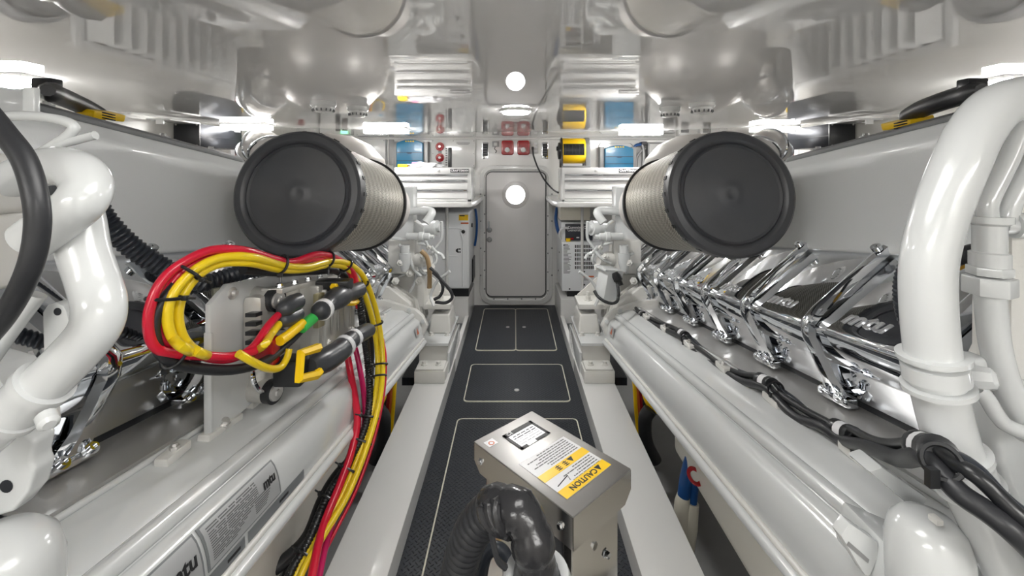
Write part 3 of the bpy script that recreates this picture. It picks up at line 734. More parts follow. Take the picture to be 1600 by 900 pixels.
wbox('printed_line', 714, 223.5, 735, 224.3, 0.04, 0.041, INKG, t); wbox('printed_line', 716, 225.5, 733, 226.2, 0.04, 0.041, INKG, t)
for x, y in ((677.5, 220.5), (709, 220.5), (741, 220.5), (741, 240), (741, 259), (677.5, 240)):
    b = BM(); lathe(b, W(x, y, 0.04), (0, -1, 0), [(0, 0.006), (0.003, 0.005), (0.003, 0)], 8); obj('screw', b, GREYM, t)

# blue inverters, one over each tool chest
def inverter(x0, x1, y0, y1, label, d=0.14):
    t = thing('inverter', label, 'inverter', W((x0 + x1) / 2, y1 + 6), 'blue power inverters')
    a, c = W(x0, y0), W(x1, y1 + 8)
    n = 10; w = c.x - a.x
    poly = [(a.x, FAR - 0.003, c.z)] + [(a.x + w * k / n, FAR - 0.003, a.z - 0.035 * (2.0 * k / n - 1) ** 2) for k in range(n + 1)] + [(c.x, FAR - 0.003, c.z)]
    b = BM(); prism(b, poly, (0, -d, 0)); bd = obj('case', b, BLUE, t, 0.008, bseg=3)
    zz = lambda f: a.z + (c.z - a.z) * f
    for f in (0.40, 0.66):
        b = BM(); box2(b, (a.x + 0.004, FAR - d - 0.003, zz(f)), (c.x - 0.004, FAR - d, zz(f) - 0.006)); obj('case_seam', b, DARK, bd)
    b = BM(); prism(b, [(a.x + w * 0.36, FAR - d, zz(0.40)), (a.x + w * 0.64, FAR - d, zz(0.40)), (a.x + w * 0.56, FAR - d, zz(0.46)), (a.x + w * 0.44, FAR - d, zz(0.46))], (0, -0.004, 0)); obj('badge', b, mat('dark_blue', srgb(18, 70, 100), 0.4), bd)
    for k in range(4):
        b = BM(); box2(b, (a.x + w * (0.34 + 0.09 * k), FAR - d - 0.004, a.z - 0.012), (a.x + w * (0.40 + 0.09 * k), FAR - d + 0.002, a.z - 0.024)); obj('status_light', b, YELP, bd)
    for xx in (a.x - 0.02, c.x + 0.02):
        b = BM(); box2(b, (xx - 0.022, FAR - 0.10, zz(0.05)), (xx + 0.022, FAR - 0.003, c.z)); obj('mount_flange', b, GREYM, t, 0.003)
inverter(625, 665, 219.5, 259, 'blue inverter with rounded top over the left tool chest')
inverter(941, 984, 228, 262, 'blue inverter with rounded top over the right tool chest, beside the yellow fan')
b = BM(); wring(b, 935, 222.5, 990, 270, 0.05, 0.012, 0, 0.03); o = obj('inverter_surround', b, WHITE); tag(o, 'white arched surround around the right blue inverter', 'surround')

def panel(name, label, cat, x0, y0, x1, y1, d, m=WHITE):
    t = thing(name, label, cat, W((x0 + x1) / 2, y1))
    wbox('case', x0, y0, x1, y1, 0, d, m, t, 0.004)
    for x, y in ((x0 + 2, y0 + 2), (x1 - 2, y0 + 2), (x0 + 2, y1 - 2), (x1 - 2, y1 - 2)):
        b = BM(); lathe(b, W(x, y, d), (0, -1, 0), [(0, 0.006), (0.003, 0.005), (0.003, 0)], 8); obj('screw', b, GREYM, t)
    return t
t = panel('electrical_box', 'plain white junction panel between the left filter and the blue inverter', 'panel', 561, 218.5, 606, 256.5, 0.09)
wbox('blue_sticker', 596, 249, 602, 252.5, 0.09, 0.091, BLUE, t); wbox('printed_line', 578, 234.5, 592, 235.6, 0.09, 0.091, INKG, t); wbox('hinge_plate', 573.5, 239, 579, 255, 0.09, 0.094, WHITE, t, 0.002)
b = BM(); wplate(b, 609, 218, 616, 258, 0.004, 0, 0.03); o = obj('cable_trunking', b, GREYM, None, 0.003); tag(o, 'grey cable trunking beside the blue inverter on the left', 'trunking')
t = panel('breaker_panel', 'white breaker panel with a green light, behind the left filter', 'panel', 506, 221, 553, 256, 0.08)
wbox('breaker_strip', 530, 226, 537, 252, 0.08, 0.09, BLACKP, t); wbox('breaker_strip', 540, 226, 548, 246, 0.08, 0.09, BLACKP, t); wbox('power_light', 538, 222.5, 548, 226.5, 0.08, 0.095, GLED, t, 0.002)
t = panel('emblem_box', 'white wall box with a small red emblem, behind the left filter', 'box', 457, 222, 500, 256, 0.10)
b = BM(); lathe(b, W(478, 239, 0.10), (0, -1, 0), [(0, 0.035), (0.001, 0.035), (0.001, 0.024), (0, 0.022)], 20); obj('emblem', b, REDE, t)
wbox('emblem_bar', 473, 237.5, 483, 240, 0.10, 0.102, REDE, t)
t = panel('switchboard', 'grey switchboard with breakers behind the right filter', 'panel', 1008, 223, 1050, 290, 0.10, GREYM)
wbox('breaker_column', 1033, 226, 1046, 262, 0.10, 0.11, DARK, t); wbox('door', 1010, 226, 1030, 285, 0.10, 0.115, WHITE, t, 0.003)
for x0, nm in ((1056, 'inner'), (1090, 'outer')):
    t = panel('gauge_box', 'white box with a dark window behind the right filter, the %s one' % nm, 'gauge', x0, 219, x0 + 20, 248, 0.07)
    wbox('window', x0 + 4, 224, x0 + 16, 240, 0.07, 0.073, DARK, t)
t = thing('cooling_hoses', 'blue and grey hoses rising beside the right blue inverter', 'hoses', W(996, 262))
for pts, m, r in (([(988, 262), (988, 240), (990, 229), (998, 226), (1004, 224)], BLUEH, 0.016), ([(992, 262), (993, 245), (1000, 236), (1006, 232)], GREYM, 0.014), ([(1002, 262), (1003, 240), (1001, 226)], GREYM, 0.02)):
    b = BM(); tube(b, cr([W(x, y, 0.06) for x, y in pts], 6), r, 10); obj('hose', b, m, t)
b = BM(); wplate(b, 999, 222, 1006, 227, 0.003, 0.0, 0.1); obj('hose_clip', b, DARK, t)
t = thing('coiled_wiring', 'loops of red, yellow and grey wire above the junction panel', 'wiring', W(585, 262))
for k, (m, dx) in enumerate(((RED, 0), (YELP, 20), (GREYM, 10), (GREYM, 26))):
    b = BM(); tube(b, cr([W(562 + dx, 258, 0.05), W(566 + dx, 268, 0.08), W(575 + dx, 274, 0.09), W(584 + dx, 268, 0.08), W(580 + dx, 258, 0.05)], 5), 0.008, 6); obj('wire', b, m, t)

# ---------------------------------------------------------------- shelves, tool chests, generators
for s, side in ((-1, 'left'), (1, 'right')):
    t = thing('wall_shelf', 'thick white shelf with rounded corner carrying the %s tool chest' % side, 'shelf', (s * 0.9, 3.95, 0.23), 'shelves over the generators')
    zt = 1.128
    x = lambda v: s * v
    poly = [(x(1.35), FAR - 0.002, zt), (x(1.35), 3.58, zt), (x(0.405), 3.58, zt), (x(0.378), 3.585, zt), (x(0.358), 3.605, zt), (x(0.325), 3.80, zt), (x(0.322), FAR - 0.04, zt), (x(0.322), FAR - 0.002, zt)]
    b = BM(); prism(b, poly, (0, 0, -0.042)); obj('shelf_board', b, WHITE, t, 0.008, bseg=3)
    b = BM(); cyl(b, (x(0.615), 3.96, 0.23), (x(0.615), 3.96, zt - 0.042), 0.013, 14); obj('post', b, WHITE, t)
    b = BM(); lathe(b, (x(0.615), 3.96, zt - 0.042), (0, 0, -1), [(0, 0.04), (0.006, 0.04), (0.008, 0.02)], 16); obj('post_flange', b, WHITE, t)

    t = thing('tool_chest', 'white metal tool chest with three drawers on the %s shelf' % side, 'tool chest', (s * 0.7, 3.8, zt), 'three-drawer tool chests')
    x0, x1 = (-1.01, -0.365) if s < 0 else (0.40, 1.045)
    y0, y1, z0, z1 = 3.66, 3.98, zt + 0.002, 1.415
    CH = mat('chest_enamel', (0.60, 0.60, 0.595, 1), 0.2, coat=0.3)
    b = BM(); box2(b, (x0, y0 + 0.012, z0), (x1, y1, z1)); obj('body', b, CH, t, 0.005)
    fw = 0.022
    # front frame
    b = BM(); box2(b, (x0, y0, z0), (x0 + fw, y0 + 0.02, z1)); box2(b, (x1 - fw * 1.4, y0, z0), (x1, y0 + 0.02, z1)); box2(b, (x0, y0, z0), (x1, y0 + 0.02, z0 + 0.018)); box2(b, (x0, y0 - 0.002, z1 - 0.052), (x1, y0 + 0.02, z1))
    obj('front_frame', b, CH, t, 0.002)
    zs = [z0 + 0.02, z0 + 0.098, z0 + 0.178, z1 - 0.056]
    for za, zb in zip(zs[:-1], zs[1:]):
        # drawer front: scooped pull along the top edge
        pf = [(y0 + 0.004, za + 0.003), (y0 - 0.001, za + 0.006), (y0 - 0.001, zb - 0.026), (y0 + 0.006, zb - 0.019), (y0 + 0.006, zb - 0.011), (y0 - 0.010, zb - 0.007), (y0 - 0.010, zb - 0.003), (y0 + 0.012, zb - 0.003), (y0 + 0.012, za + 0.003)]
        b = BM(); prism(b, [(x0 + fw, yy, z) for yy, z in pf], (x1 - x0 - fw * 2.4, 0, 0)); dr = obj('drawer', b, CH, t, smooth=50)
        b = BM(); prism(b, [(x0 + fw, y0 - 0.011, zb - 0.009), (x0 + fw, y0 - 0.0125, zb - 0.003), (x0 + fw, y0 - 0.009, zb - 0.0015), (x0 + fw, y0 - 0.008, zb - 0.006)], (x1 - x0 - fw * 2.4, 0, 0)); obj('pull_strip', b, CHROME, dr)
    cx = x0 + 0.40 if s < 0 else x0 + 0.315
    b = BM(); lathe(b, (cx - 0.03, y0 - 0.002, z1 - 0.026), (0, -1, 0), [(0, 0.011), (0.006, 0.011), (0.008, 0.006), (0.006, 0)], 16); obj('key_lock', b, STEEL, t)
    bx0 = x0 + 0.495 if s > 0 else x0 + 0.47
    bx0 = min(bx0, x1 - 0.17)
    b = BM(); box2(b, (bx0, y0 - 0.006, z1 - 0.042), (bx0 + 0.158, y0 - 0.001, z1 - 0.011)); bd = obj('badge', b, BLACKP, t, 0.002)
    text('badge_lettering', 'CRAFTSMAN', 0.026, (bx0 + 0.079, y0 - 0.0065, z1 - 0.0265), (1, 0, 0), (0, 0, 1), WINK, bd, 0.0004, 0, 0.0006)

# left generator: white sound shield
t = thing('generator', 'white enclosed generator under the left shelf with yellow sticker', 'generator', (-0.85, 4.1, 0.23))
GY = 3.985
GENW = mat('generator_enamel', (0.74, 0.755, 0.775, 1), 0.28, coat=0.15)
def G(px, py): return P(px, py, GY)
xr = G(733, 300).x; zt, zb = G(0, 332).z, G(0, 452).z
b = BM(); box2(b, (-1.30, GY + 0.01, zb), (xr, 4.47, zt)); obj('enclosure', b, GENW, t, 0.018, bseg=3)
b = BM(); rplate(b, ((xr - 1.29) / 2 - 0.005, GY + 0.01, (zt + zb) / 2), 1.29 + xr - 0.02, zt - zb - 0.02, 0.02, 0.008); obj('front_panel', b, GENW, t, 0.004)
# pressed outline on the front
b = BM(); tube(b, cr([G(640, 356), G(716, 357), G(719, 362), G(722, 372), G(723, 380)], 5) + [G(723, 448)], 0.006, 8); obj('pressed_rib', b, GENW, t)
b = BM(); tube(b, cr([G(684, 392), G(687, 398), G(700, 400), G(716, 400.5)], 5), 0.004, 8); obj('pressed_rib', b, GENW, t)
b = BM(); box2(b, (-1.25, GY + 0.02, 0.23), (xr - 0.005, 4.44, zb)); obj('base_frame', b, BLACKP, t)
b = BM(); a, c = G(717, 335.5), G(731.5, 344.5); box2(b, (a.x, GY + 0.003, a.z), (c.x, GY - 0.000, c.z)); st = obj('yellow_sticker', b, YELP, t)
b = BM(); a, c = G(718, 336), G(726, 338); box2(b, (a.x, GY, a.z), (c.x, GY - 0.001, c.z)); obj('sticker_print', b, INK, st)
b = BM(); a, c = G(720, 347.5), G(732, 350); box2(b, (a.x, GY + 0.003, a.z), (c.x, GY - 0.000, c.z)); obj('orange_sticker', b, ORANGE, t)
b = BM(); lathe(b, G(724, 362), (0, -1, 0), [(-0.005, 0.017), (0.006, 0.017), (0.009, 0.012), (0.009, 0)], 18); obj('round_latch', b, BLACKP, t)
b = BM(); lathe(b, G(724, 362.5), (0, -1, 0), [(-0.008, 0.032), (0.002, 0.030), (0.002, 0)], 24); obj('latch_recess', b, GENW, t)
def c_logo(px, py, h, Y, parent):
    """black block letter C with a slanted gap"""
    o = P(px, py, Y); k = h
    A = [(0.62, 0.50), (-0.05, 0.50), (-0.42, 0.28), (-0.50, 0.0), (-0.42, -0.28), (-0.05, -0.50), (0.62, -0.50), (0.62, -0.16), (0.10, -0.16), (0.0, 0.0), (0.10, 0.16), (0.62, 0.16)]
    b = BM(); prism(b, [o + Vector((x * k, 0, z * k)) for x, z in A], (0, -0.0015, 0)); lg = obj('logo', b, INK, parent)
    b = BM(); prism(b, [o + Vector((x * k, -0.0016, z * k)) for x, z in ((0.12, 0.52), (0.20, 0.52), (0.32, -0.52), (0.24, -0.52))], (0, -0.0008, 0)); obj('logo_gap', b, GENW, lg)
c_logo(715.5, 391.5, 0.040, GY + 0.0015, t)
b = BM(); lathe(b, (xr, 4.2, 0.86), (1, 0, 0), [(0, 0.02), (0.012, 0.02), (0.012, 0)], 14); obj('side_port', b, BLACKP, t)
b = BM(); box2(b, (xr - 0.002, 4.25, 0.30), (xr + 0.012, 4.46, 0.52)); obj('side_grille', b, DARK, t)
b = BM(); tube(b, cr([(xr + 0.02, 4.40, 1.0), (xr + 0.035, 4.38, 0.9), (xr + 0.03, 4.42, 0.75), (xr + 0.01, 4.44, 0.62)], 5), 0.012, 8); obj('blue_lead', b, BLUEH, t)

# right generator
t = thing('generator', 'white generator with slotted grille and black control panel under the right shelf', 'generator', (0.85, 4.1, 0.23))
xl = G(878, 300).x; zt, zb = G(0, 378).z, G(0, 455).z
b = BM(); box2(b, (xl, GY, zb), (1.30, 4.47, zt)); obj('enclosure', b, GENW, t, 0.008)
b = BM(); box2(b, (xl + 0.05, GY + 0.02, 0.23), (1.25, 4.44, zb)); obj('base_frame', b, BLACKP, t)
a, c = G(879, 350), G(929, 378); b = BM(); box2(b, (xl, GY + 0.05, zt - 0.002), (c.x + 0.06, 4.44, a.z + 0.01)); obj('upper_case', b, GENW, t, 0.006)
a, c = G(884, 351), G(927, 377); b = BM(); box2(b, (a.x, GY + 0.05, c.z), (c.x, GY + 0.035, a.z)); cp = obj('control_panel', b, mat('panel_black', (0.03, 0.033, 0.045, 1), 0.35), t, 0.003)
b = BM(); box2(b, (c.x + 0.005, GY + 0.06, c.z + 0.02), (c.x + 0.03, GY + 0.02, a.z)); obj('panel_bracket', b, GENW, t, 0.002)
oo = P(886.5, 355.6, GY + 0.034)
text('panel_lettering', 'Cummins Onan', 0.036, oo, (1, 0, 0), (0, 0, 1), WINK, cp, 0.0004, 0, 0.0003, 'LEFT')
oo = P(886.5, 359.6, GY + 0.034)
text('panel_lettering', 'Generator', 0.036, oo, (1, 0, 0), (0, 0, 1), WINK, cp, 0.0004, 0, 0, 'LEFT')
a = P(887.5, 374.5, GY + 0.034)
b = BM(); box(b, a + Vector((0, -0.01, 0)), (0.04, 0.03, 0.03)); obj('emergency_stop_base', b, YELP, cp, 0.003)
b = BM(); box(b, a + Vector((0.035, -0.006, 0.01)), (0.03, 0.012, 0.016)); obj('rocker_switch', b, REDE, cp, 0.002)
b = BM(); box(b, a + Vector((0.09, -0.004, 0.02)), (0.025, 0.008, 0.01)); obj('display', b, PAPER, cp, 0.001)
# slots
a = G(898, 382)
b = BM(); p0, p1 = G(898.2, 382.6), G(899.9, 387.6); rplate(b, ((p0.x + p1.x) / 2, GY + 0.0005, (p0.z + p1.z) / 2), 0.0105, abs(p0.z - p1.z), 0.003, 0.0012); sl = obj('grille_slot', b, INK, t)
for r_ in range(6):
    for c_ in range(11):
        if r_ == 0 and c_ == 0: continue
        share(sl, t, (0.0162 * c_, 0, -0.0385 * r_))
def textblock(x0, y0, x1, y1, n, Y, parent, m=INKG, seed=1):
    rr = random.Random(seed); b = BM()
    for k in range(n):
        y = y0 + (y1 - y0) * k / n; h = (y1 - y0) / n * 0.45
        w = (x1 - x0) * rr.uniform(0.45, 1.0)
        p, q = P(x0, y, Y), P(x0 + w, y + h, Y)
        box2(b, (p.x, Y + 0.0005, p.z), (q.x, Y - 0.0006, q.z))
    return tag(obj('printed_text', b, m, parent), kind='stuff')
textblock(880.5, 382, 893, 428, 24, GY, t, INKG, 3)
c_logo(881.6, 383, 0.016, GY, t)
p, q = G(908, 431), G(928, 433.2); b = BM(); box2(b, (p.x, GY + 0.001, p.z), (q.x, GY - 0.001, q.z)); obj('orange_sticker', b, ORANGE, t)
textblock(908.5, 434, 926, 439, 3, GY, t, INKG, 5)
for x, y in ((890, 451.5), (913, 445), (913, 424.5), (875, 400), (875, 430)):
    b = BM(); lathe(b, P(x, y, GY) if x > 878 else Vector((xl, 4.2 if y < 410 else 4.3, 0.6 if y < 410 else 0.4)), (0, -1, 0) if x > 878 else (-1, 0, 0), [(0, 0.008), (0.004, 0.007), (0.004, 0)], 10); obj('screw', b, INK, t)
b = BM(); tube(b, cr([(xl - 0.02, 4.25, 1.02), (xl - 0.04, 4.15, 0.93), (xl - 0.03, 4.10, 0.84), (xl - 0.005, 4.12, 0.78)], 5), 0.016, 8); obj('blue_lead', b, BLUEH, t)
b = BM(); tube(b, cr([(xl + 0.06, GY + 0.02, 0.86), (xl + 0.0, GY - 0.02, 0.86), (xl - 0.02, GY + 0.02, 0.80), (xl + 0.0, GY + 0.06, 0.75)], 5), 0.012, 8); obj('white_lead', b, GENW, t)
# cream box hung under the right shelf
p, q = P(877, 326.5, 3.9), P(921, 346, 3.9)
b = BM(); box2(b, (p.x, 3.985, 1.083), (q.x + 0.02, 4.4, q.z)); o = obj('cream_box', b, BEIGE, None, 0.004); tag(o, 'cream box tucked under the right shelf above the generator', 'box')

# yellow carpet blower on the right tool chest
t = thing('blower_fan', 'yellow and black blower fan standing on the right tool chest', 'fan', (0.52, 3.82, 1.415))
BY = 3.80
def D(px, py, dy=0.0): return P(px, py, BY) + Vector((0, dy, 0))
w2 = D(916, 0).x - D(880, 0).x
cz = (D(0, 216).z + D(0, 254).z) / 2 + 0.0; rr = (D(0, 214.5).z - D(0, 255).z) / 2
cx0 = D(880, 0).x
b = BM(); lathe(b, (cx0, BY + rr, cz), (1, 0, 0), [(0, rr * 0.96), (0.008, rr), (w2 - 0.008, rr), (w2, rr * 0.96)], 40); obj('drum', b, YELP, t, smooth=30)
b = BM()
arc = [(BY + rr + (rr + 0.004) * math.cos(R(a)), cz + (rr + 0.004) * math.sin(R(a))) for a in range(150, 201, 10)]
arc2 = [(BY + rr + (rr - 0.01) * math.cos(R(a)), cz + (rr - 0.01) * math.sin(R(a))) for a in range(200, 149, -10)]
prism(b, [(cx0 + 0.004, y, z) for y, z in arc + arc2], (w2 - 0.02, 0, 0)); ol = obj('air_outlet', b, BLACKP, t)
for k in range(6):
    b = BM(); box2(b, (cx0 + 0.02 + 0.03 * k, BY - 0.006, cz - rr * 0.25), (cx0 + 0.024 + 0.03 * k, BY + 0.012, cz + rr * 0.42)); obj('outlet_bar', b, DARK, ol)
for xx, ww in ((cx0 - 0.012, 0.012), (cx0 + w2, 0.040)):
    poly = [(xx, BY + rr * 0.1, 1.418), (xx, BY + rr * 0.25, cz + rr * 0.6), (xx, BY + rr * 0.7, cz + rr * 1.05), (xx, BY + rr * 1.4, cz + rr * 1.05), (xx, BY + rr * 1.9, cz + rr * 0.3), (xx, BY + rr * 1.9, 1.418), (xx, BY + rr * 1.6, 1.418), (xx, BY + rr * 1.0, cz - rr * 0.6), (xx, BY + rr * 0.35, 1.418)]
    b = BM(); prism(b, poly, (ww, 0, 0)); obj('side_frame', b, GREYP if ww > 0.02 else BLACKP, t, 0.003)
b = BM(); box2(b, (cx0 - 0.012, BY + 0.01, 1.416), (cx0 + w2 + 0.04, BY + 0.04, 1.432)); obj('foot_bar', b, GREYP, t, 0.004)
b = BM(); box2(b, (cx0 - 0.012, BY + rr * 1.7, 1.416), (cx0 + w2 + 0.04, BY + rr * 1.9, 1.432)); obj('foot_bar', b, GREYP, t, 0.004)
b = BM(); lathe(b, (cx0 - 0.012, BY + rr, cz), (-1, 0, 0), [(0, rr * 0.7), (0.02, rr * 0.66), (0.026, rr * 0.4), (0.026, 0)], 28); obj('intake_grille', b, BLACKP, t)
b = BM(); lathe(b, (cx0 - 0.014, BY + rr * 0.8, cz + 0.02), (-1, 0, 0), [(0.02, 0.02), (0.036, 0.02), (0.036, 0)], 14); obj('knob', b, DARK, t)

# crumpled plastic bag on the left tool chest
b = BM(); bmesh.ops.create_icosphere(b, subdivisions=4, radius=1.0)
rg = random.Random(5)
from mathutils import noise as mnoise
a = P(661, 256.5, 3.78)
for v in b.verts:
    n = mnoise.noise(v.co * 2.3) * 0.45 + mnoise.noise(v.co * 6.0) * 0.22
    v.co = v.co * (1 + n)
    v.co = Vector((v.co.x * 0.155, v.co.y * 0.07, max(v.co.z, -0.35) * 0.030)) + Vector((a.x, 3.79, 1.4275))
o = obj('plastic_bag', b, BAG, None, smooth=20); tag(o, 'crumpled clear plastic bag lying on the left tool chest', 'bag')
b = BM(); box2(b, (a.x - 0.09, 3.75, 1.416), (a.x - 0.03, 3.80, 1.462)); o = obj('pink_slip', b, mat('pink_paper', srgb(200, 120, 150), 0.5), bpy.data.objects['plastic_bag'], 0.003)
b = BM(); box2(b, (-1.0, 3.72, 1.417), (-0.92, 3.82, 1.445)); o = obj('yellow_case', b, YELP, None, 0.004)
tag(o, 'small yellow and black case on the left end of the tool chest', 'case')

# smoke detectors on the ceiling
for x, y, r, lab in ((-0.905, 2.06, 0.058, 'white smoke detector on the ceiling above the left filter, the outer one'), (-0.80, 2.22, 0.052, 'white smoke detector on the ceiling above the left filter, the inner one'),
                     (0.905, 2.10, 0.058, 'white smoke detector on the ceiling above the right filter, the outer one'), (0.80, 2.24, 0.052, 'white smoke detector on the ceiling above the right filter, the inner one')):
    t = thing('smoke_detector', lab, 'smoke detector', (x, y, TOP), 'ceiling smoke detectors')
    b = BM(); lathe(b, (x, y, TOP), (0, 0, -1), [(0, r), (0.016, r), (0.020, r * 0.94), (0.024, r * 0.9)], 32); obj('base', b, WHITE, t)
    b = BM(); lathe(b, (x, y, TOP - 0.024), (0, 0, -1), [(0, r * 0.84), (0.010, r * 0.84), (0.022, r * 0.74), (0.028, r * 0.5), (0.03, 0)], 32); obj('head', b, WHITE, t)
    for k in range(14):
        a = 2 * PI * k / 14
        b = BM(); box(b, (x + r * 0.79 * math.cos(a), y + r * 0.79 * math.sin(a), TOP - 0.040), (0.006, 0.010, 0.012), Matrix.Rotation(a + PI / 2, 3, 'Z')); obj('slot', b, GREYP, t)
# small red-yellow labels and white box at the corners of the far wall
for s, side in ((-1, 'left'), (1, 'right')):
    t = thing('wall_screen', 'small white framed display near the ceiling corner at the %s' % side, 'display', (s * 2.19, 3.62, 1.38))
    b = BM(); box2(b, (s * 2.198, 3.55, 1.34), (s * 2.15, 3.72, 1.60)); obj('frame', b, WHITE, t, 0.004)
    b = BM(); box2(b, (s * 2.15, 3.575, 1.37), (s * 2.147, 3.695, 1.57)); obj('screen', b, GREYP, t)
    t = thing('striped_label', 'red and yellow striped label plate under the %s amplifier' % side, 'label', (s * 2.19, 3.4, 1.3))
    for k, m in enumerate((PAPER, REDE, YELP)):
        b = BM(); box2(b, (s * 2.198, 3.36 + 0.05 * k, 1.25), (s * 2.19, 3.41 + 0.05 * k, 1.58)); obj('stripe', b, m, t)

# ---------------------------------------------------------------- pedestal box in the walkway
HB = 0.63; ZB = CZ - HB
def T(px, py, z=ZB):
    Y = (CZ - z) * F / (py - HY); return Vector(((px - VX) * Y / F, Y, z))
A0, B0, C0 = T(831, 642), T(748, 698), T(988, 733.5)
e1 = (B0 - A0); e2 = (C0 - A0); L1, L2 = e1.length, e2.length
e2.normalize(); e1 = (e1 - e2 * e1.dot(e2)).normalized(); L1 = 0.188; L2 = 0.296
up = Vector((0, 0, 1))
def K(a, c, z): return A0 + e1 * a + e2 * c + up * z
ped = thing('control_box', 'stainless steel control box on a pedestal in the walkway, with labels on its lid', 'control box', (K(L1 / 2, L2 / 2, 0).x, K(L1 / 2, L2 / 2, 0).y, 0))
LID = mat('lid_stainless', (0.42, 0.41, 0.40, 1), 0.42, 1.0, bump=(400, 0.04))
SS = mat('pedestal_stainless', (0.62, 0.60, 0.57, 1), 0.14, 1.0)
b = BM(); prism(b, [K(0, 0, 0), K(0, L2, 0), K(L1, L2, 0), K(L1, 0, 0)], (0, 0, -0.004)); lid = obj('lid', b, LID, ped, 0.0015)
# skirt with chamfered lower corners
def skirt(p0, p1, inn, ch0, ch1, h=0.062):
    d = (p1 - p0).normalized(); Ls = (p1 - p0).length
    poly = [p0, p1, p1 - up * (h - (0.022 if ch1 else 0))] + ([p1 - d * 0.022 - up * h] if ch1 else []) + ([p0 + d * 0.022 - up * h] if ch0 else []) + [p0 - up * (h - (0.022 if ch0 else 0))]
    b = BM(); prism(b, poly, inn * 0.002); return obj('lid_skirt', b, SS, ped)
skirt(K(L1, 0, -0.003), K(L1, L2, -0.003), -e1, True, False, 0.060)
skirt(K(0, 0, -0.003), K(0, L2, -0.003), e1, True, True, 0.060)
skirt(K(0, L2, -0.003), K(L1, L2, -0.003), -e2, True, False, 0.062)
skirt(K(0, 0, -0.003), K(L1, 0, -0.003), e2, True, True, 0.060)
i0 = 0.012
b = BM(); prism(b, [K(0.03, 0.03, -0.01), K(0.03, L2 - 0.012, -0.01), K(L1 - i0, L2 - 0.012, -0.01), K(L1 - i0, 0.03, -0.01)], (0, 0, -(ZB - 0.012))); obj('pedestal', b, SS, ped, 0.003)
b = BM(); prism(b, [K(0.0, 0.0, -ZB + 0.002), K(0, L2, -ZB + 0.002), K(L1, L2, -ZB + 0.002), K(L1, 0, -ZB + 0.002)], (0, 0, 0.008)); obj('base_flange', b, STEEL, ped, 0.002)
for c_ in (0.025, L2 - 0.03):
    b = BM(); bolt(b, K(L1, c_, -0.034), e1, 0.005, 0.006); obj('side_bolt', b, CHROME, ped)
b = BM(); bolt(b, K(L1 / 2, L2, -0.05 - 0.07), e2, 0.006, 0.012); obj('side_bolt', b, CHROME, ped)
b = BM(); prism(b, [K(L1 - i0 + 0.001, L2 - 0.10, -0.065), K(L1 - i0 + 0.001, L2 - 0.035, -0.065), K(L1 - i0 + 0.001, L2 - 0.035, -0.5), K(L1 - i0 + 0.001, L2 - 0.10, -0.5)], e1 * 0.004); obj('front_slot', b, DARK, ped)
# labels on the lid: local axes. letters face away from the viewer, like the real plate
def lab(name, pa, pc, m, z, parent, th=0.0006):
    """rectangle on the lid spanned by two opposite corners in (along e1, along e2)"""
    b = BM(); prism(b, [K(pa[0], pa[1], z), K(pa[0], pc[1], z), K(pc[0], pc[1], z), K(pc[0], pa[1], z)], (0, 0, th)); return obj(name, b, m, parent)
def loc(px, py):
    v = T(px, py) - A0; return (v.dot(e1), v.dot(e2))
n0, n1 = (0.035, 0.030), (0.128, 0.098)
np_ = lab('name_plate', n0, n1, FOIL, 0.0003, lid)
lab('plate_border', (n0[0], n0[1]), (n1[0], n0[1] + 0.013), INK, 0.0010, np_)
lab('plate_border', (n0[0], n0[1]), (n0[0] + 0.007, n1[1]), INK, 0.0010, np_)
lab('plate_border', (n1[0] - 0.007, n0[1]), (n1[0], n1[1]), INK, 0.0010, np_)
lab('plate_border', (n0[0], n1[1] - 0.008), (n1[0] - 0.05, n1[1]), INK, 0.0010, np_)
lab('plate_border', (n1[0] - 0.022, n1[1] - 0.008), (n1[0], n1[1]), INK, 0.0010, np_)
text('plate_lettering', 'CE', 0.014, K(n1[0] - 0.018, n0[1] + 0.0065, 0.0018), -e1, -e2, PAPER, np_, 0.0002)
bt = BM()
rr_ = random.Random(4)
for k in range(5):
    a = n0[1] + 0.020 + 0.008 * k
    x = n0[0] + 0.012
    while x < n1[0] - 0.014:
        w = rr_.uniform(0.008, 0.022); w = min(w, n1[0] - 0.012 - x)
        if k < 2: prism(bt, [K(x, a, 0.001), K(x, a + 0.003, 0.001), K(x + w, a + 0.003, 0.001), K(x + w, a, 0.001)], (0, 0, 0.0003))
        else: prism(bt, [K(x, a, 0.001), K(x, a + 0.0008, 0.001), K(x + w, a + 0.0008, 0.001), K(x + w, a, 0.001)], (0, 0, 0.0003))
        x += w + 0.003
tag(obj('plate_print', bt, INK, np_), kind='stuff')
sk = lab('small_sticker', (0.150, 0.020), (0.176, 0.042), PAPER, 0.0003, lid)
b = BM(); torus_ring(b, K(0.163, 0.033, 0.001), up, 0.006, 0.0012, 20, 6, 0.3); obj('sticker_mark', b, ORANGE, sk)
m0, m1 = (0.022, 0.128), (0.165, 0.262)
wl = lab('caution_label', m0, m1, PAPER, 0.0003, lid)
lab('yellow_band', (m0[0], m1[1] - 0.024), m1, YELP, 0.0010, wl)
lab('yellow_band', (m0[0], m0[1] + 0.055), (m1[0], m0[1] + 0.076), YELP, 0.0010, wl)
text('caution_lettering', 'CAUTION', 0.018, K((m0[0] + m1[0]) / 2 + 0.006, m1[1] - 0.0125, 0.0019), e1, e2, INK, wl, 0.0002, 0, 0.0004)
